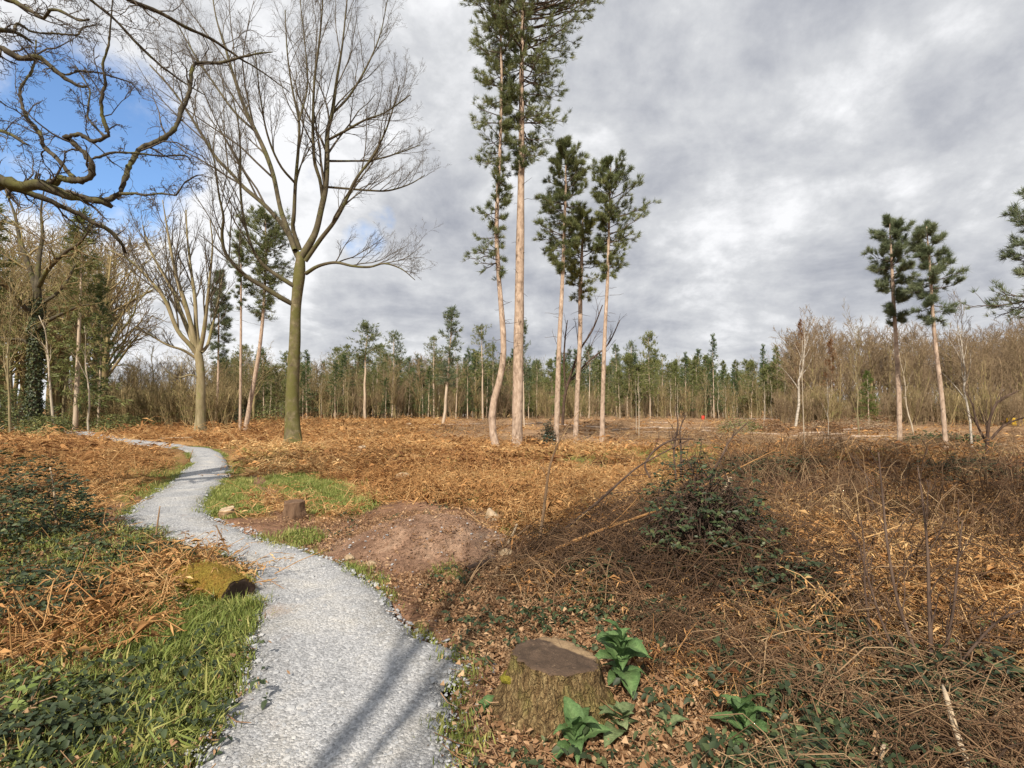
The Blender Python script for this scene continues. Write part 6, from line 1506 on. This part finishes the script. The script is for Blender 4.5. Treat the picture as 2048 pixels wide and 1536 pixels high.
p_ = P(1097, 892, 20.4); bush('holly_bush', 'dark narrow holly bush at the foot of the first slim pine', 'holly', (p_[0], p_[1], H(p_[0], p_[1])), .30, .30, 1.15, 'holly_leaf', 900, .075, 60, tri=False)
for px, py, rx, ry, h_, mt, lab in ((1870, 893, 1.5, .9, .65, 'needle_spruce', 'heap of cut green conifer branches at the foot of the dark pines'), (1478, 868, 1.6, 1.0, 1.1, 'needle_olive', 'brush pile of olive branches left of the broken topped snag'), (1945, 896, .9, .6, .5, 'needle_spruce', 'smaller heap of cut green branches by the white barked birch'),
                                    (1740, 860, 3.0, 1.5, 1.2, 'needle_dead', 'long brown brush pile behind the far log row'), (1640, 866, 1.6, 1.0, .9, 'needle_dead', 'brown brush pile left of the long brown one'), (1545, 864, 1.3, .9, .8, 'needle_dead', 'tan brush pile right of the broken topped snag')):
    d_ = CAM_H * F / (py - 815); p_ = P(px, py, d_); bush('brush_pile', lab, 'brush pile', (p_[0], d_, H(p_[0], d_)), rx, ry, h_, mt, 1100, .17, int(px), 'pale_stick', 60, False, None, .28)

# ---- foxgloves: rosettes of broad leaves, each leaf a mesh of its own
def fox_leaf(seed, mat):
    rng = np.random.default_rng(seed); nl, nw = 13, 7; s_ = np.linspace(0, 1, nl); u_ = np.linspace(-1, 1, nw)
    wd = np.where(s_ < .12, .12 + s_ * .8, np.sin(np.clip((s_ - .02) / .98, 0, 1) ** .8 * math.pi) ** .75) * .33; wd = np.maximum(wd, .012)
    x = u_[None] * wd[:, None]; y = np.broadcast_to(s_[:, None], x.shape)
    z = np.abs(u_)[None] * wd[:, None] * .35 + .42 * np.sin(s_ * 1.9)[:, None] * .55 - .62 * (s_ ** 2.4)[:, None] * rng.uniform(.5, 1.0) + (rng.normal(size=x.shape)) * .010 + .025 * np.sin(s_ * 22 + rng.uniform(0, 6))[:, None] * (u_ ** 2)[None] * np.sign(u_)[None]
    x = x + .10 * rng.normal() * (s_ ** 2)[:, None]
    ix = np.arange(nl * nw).reshape(nl, nw); q = np.stack([ix[:-1, :-1], ix[:-1, 1:], ix[1:, 1:], ix[1:, :-1]], -1).reshape(-1, 4)
    g_ = Geo(); g_.add(np.stack([x, y, z], -1).reshape(-1, 3), q, None, np.clip(.45 + rng.normal() * .2 + .35 * (1 - np.abs(u_))[None] * np.ones((nl, 1)) - .15, 0, 1).reshape(-1))
    return g_.mesh('leaf', mat)
FOX = [fox_leaf(700 + i, M['foxglove_leaf']) for i in range(5)]; FOXG = [fox_leaf(710 + i, M['foxglove_grey']) for i in range(4)]
def foxglove(label, px, py, size, n, seed, lv=FOX, lift=0.0):
    R = random.Random(seed); p_ = gp(px, py); T = thing('foxglove', (p_[0], p_[1], p_[2] + lift), label, 'plant')
    for i in range(n):
        s_ = size * R.uniform(.55, 1.15) * (1 - .35 * i / n); o = obj('leaf', lv[R.randrange(len(lv))], T, rot=(R.uniform(-.1, .35) + .9 * i / n, R.uniform(-.2, .2), i * 2.4 + R.uniform(-.3, .3)), scale=(s_ * R.uniform(.75, 1.05), s_, s_ * R.uniform(.7, 1.2)))
        o.location = (0, 0, .01 + .05 * size * i)
    return T
foxglove('big foxglove rosette with drooping leaves against the right side of the stump', 1243, 1385, .24, 20, 1, lift=.05)
foxglove('upright bright foxglove below the stump at the lower edge', 1150, 1520, .20, 10, 2, lift=.03)
foxglove('pale grey green foxglove between the stump and the lower edge', 1240, 1482, .16, 10, 3, FOXG, .03)
foxglove('bright foxglove rosette at the lower edge right of the stump', 1492, 1500, .20, 13, 4, lift=.04)
foxglove('small foxglove seedling left of the stump foot', 968, 1428, .10, 7, 5)
foxglove('grey green foxglove beside the bright rosette at the lower edge', 1590, 1510, .13, 7, 6, FOXG)
foxglove('dusty foxglove just right of the pale one', 1330, 1475, .14, 7, 7, FOXG)
foxglove('small bright foxglove among the brambles on the right', 1665, 1180, .14, 7, 8)
foxglove('lone foxglove rosette at the right edge', 1975, 1285, .17, 8, 9)
foxglove('small foxglove in the grass of the left verge', 290, 1350, .13, 7, 10, FOXG)

# ---- small man-made things far off
def box_thing(name, label, cat, loc, size, col_, rz=0, top=None):
    m, t, b = material(name, .6, .3); oc = t.node('ShaderNodeTexCoord').outputs['Object']; n1 = t.noise(oc, 6, 3, .6).outputs[0]
    t.l.new(t.mix(1.0, tuple(col_), t.mapr(n1, .3, .7, .8, 1.15), 'MULTIPLY'), b.inputs['Base Color'])
    T = thing(name, loc, label, cat, None, rz); a, d_, h_ = size
    g_ = Geo(); v = np.array([(x * a / 2, y * d_ / 2, z) for z in (0, h_) for x, y in ((-1, -1), (1, -1), (1, 1), (-1, 1))], float); g_.add(v, [(3, 2, 1, 0), (0, 1, 5, 4), (1, 2, 6, 5), (2, 3, 7, 6), (3, 0, 4, 7), (4, 5, 6, 7)])
    o = obj('body', g_.mesh('body', m, False), T); bv = o.modifiers.new('bevel', 'BEVEL'); bv.width = min(size) * .12; bv.segments = 2
    if top is not None:
        s_ = np.linspace(0, math.pi, 9); pts = np.stack([np.cos(s_) * a * .28, s_ * 0, h_ + np.sin(s_) * h_ * .22], 1); g_ = Geo(); tubes(g_, pts[None], np.full((1, 9), .015), 6); obj('handle', g_.mesh('handle', top), T)
    return T
d_ = 66.0; p_ = P(1406, 840, d_); box_thing('fuel_can', 'small red can standing on the felled ground by the far wood', 'can', (p_[0], d_, H(p_[0], d_)), (.34, .22, .55), (.55, .06, .04), .3, M['dark_stem'])
d_ = 88.0; p_ = P(932, 833, d_ * .98); box_thing('white_box', 'small white box at the foot of a thin far pole', 'box', (p_[0] - .05, d_ * .96, H(p_[0], d_)), (.6, .4, .55), (.75, .72, .68))
d_ = 46.0; p_ = P(2030, 850, d_); box_thing('yellow_skip', 'yellow box shape at the right edge behind the russet shrub', 'container', (p_[0], d_, H(p_[0], d_)), (1.1, .8, .7), (.60, .38, .03))

# pale far track glimpsed between the trunks
g_ = Geo(); xs = np.linspace(28, 75, 40); ys = 62 + 2.0 * np.sin(xs * .12) + (xs - 28) * -.12
g_.add(np.stack([np.concatenate([xs, xs]), np.concatenate([ys, ys + 2.2]), np.concatenate([H(xs, ys), H(xs, ys + 2.2)]) + .25], 1), np.stack([np.arange(39), np.arange(39) + 1, np.arange(39) + 41, np.arange(39) + 40], 1))
tag(obj('track', g_.mesh('track', M['gravel_path'])), 'pale stony track along the foot of the far wood', None, None, 'structure')
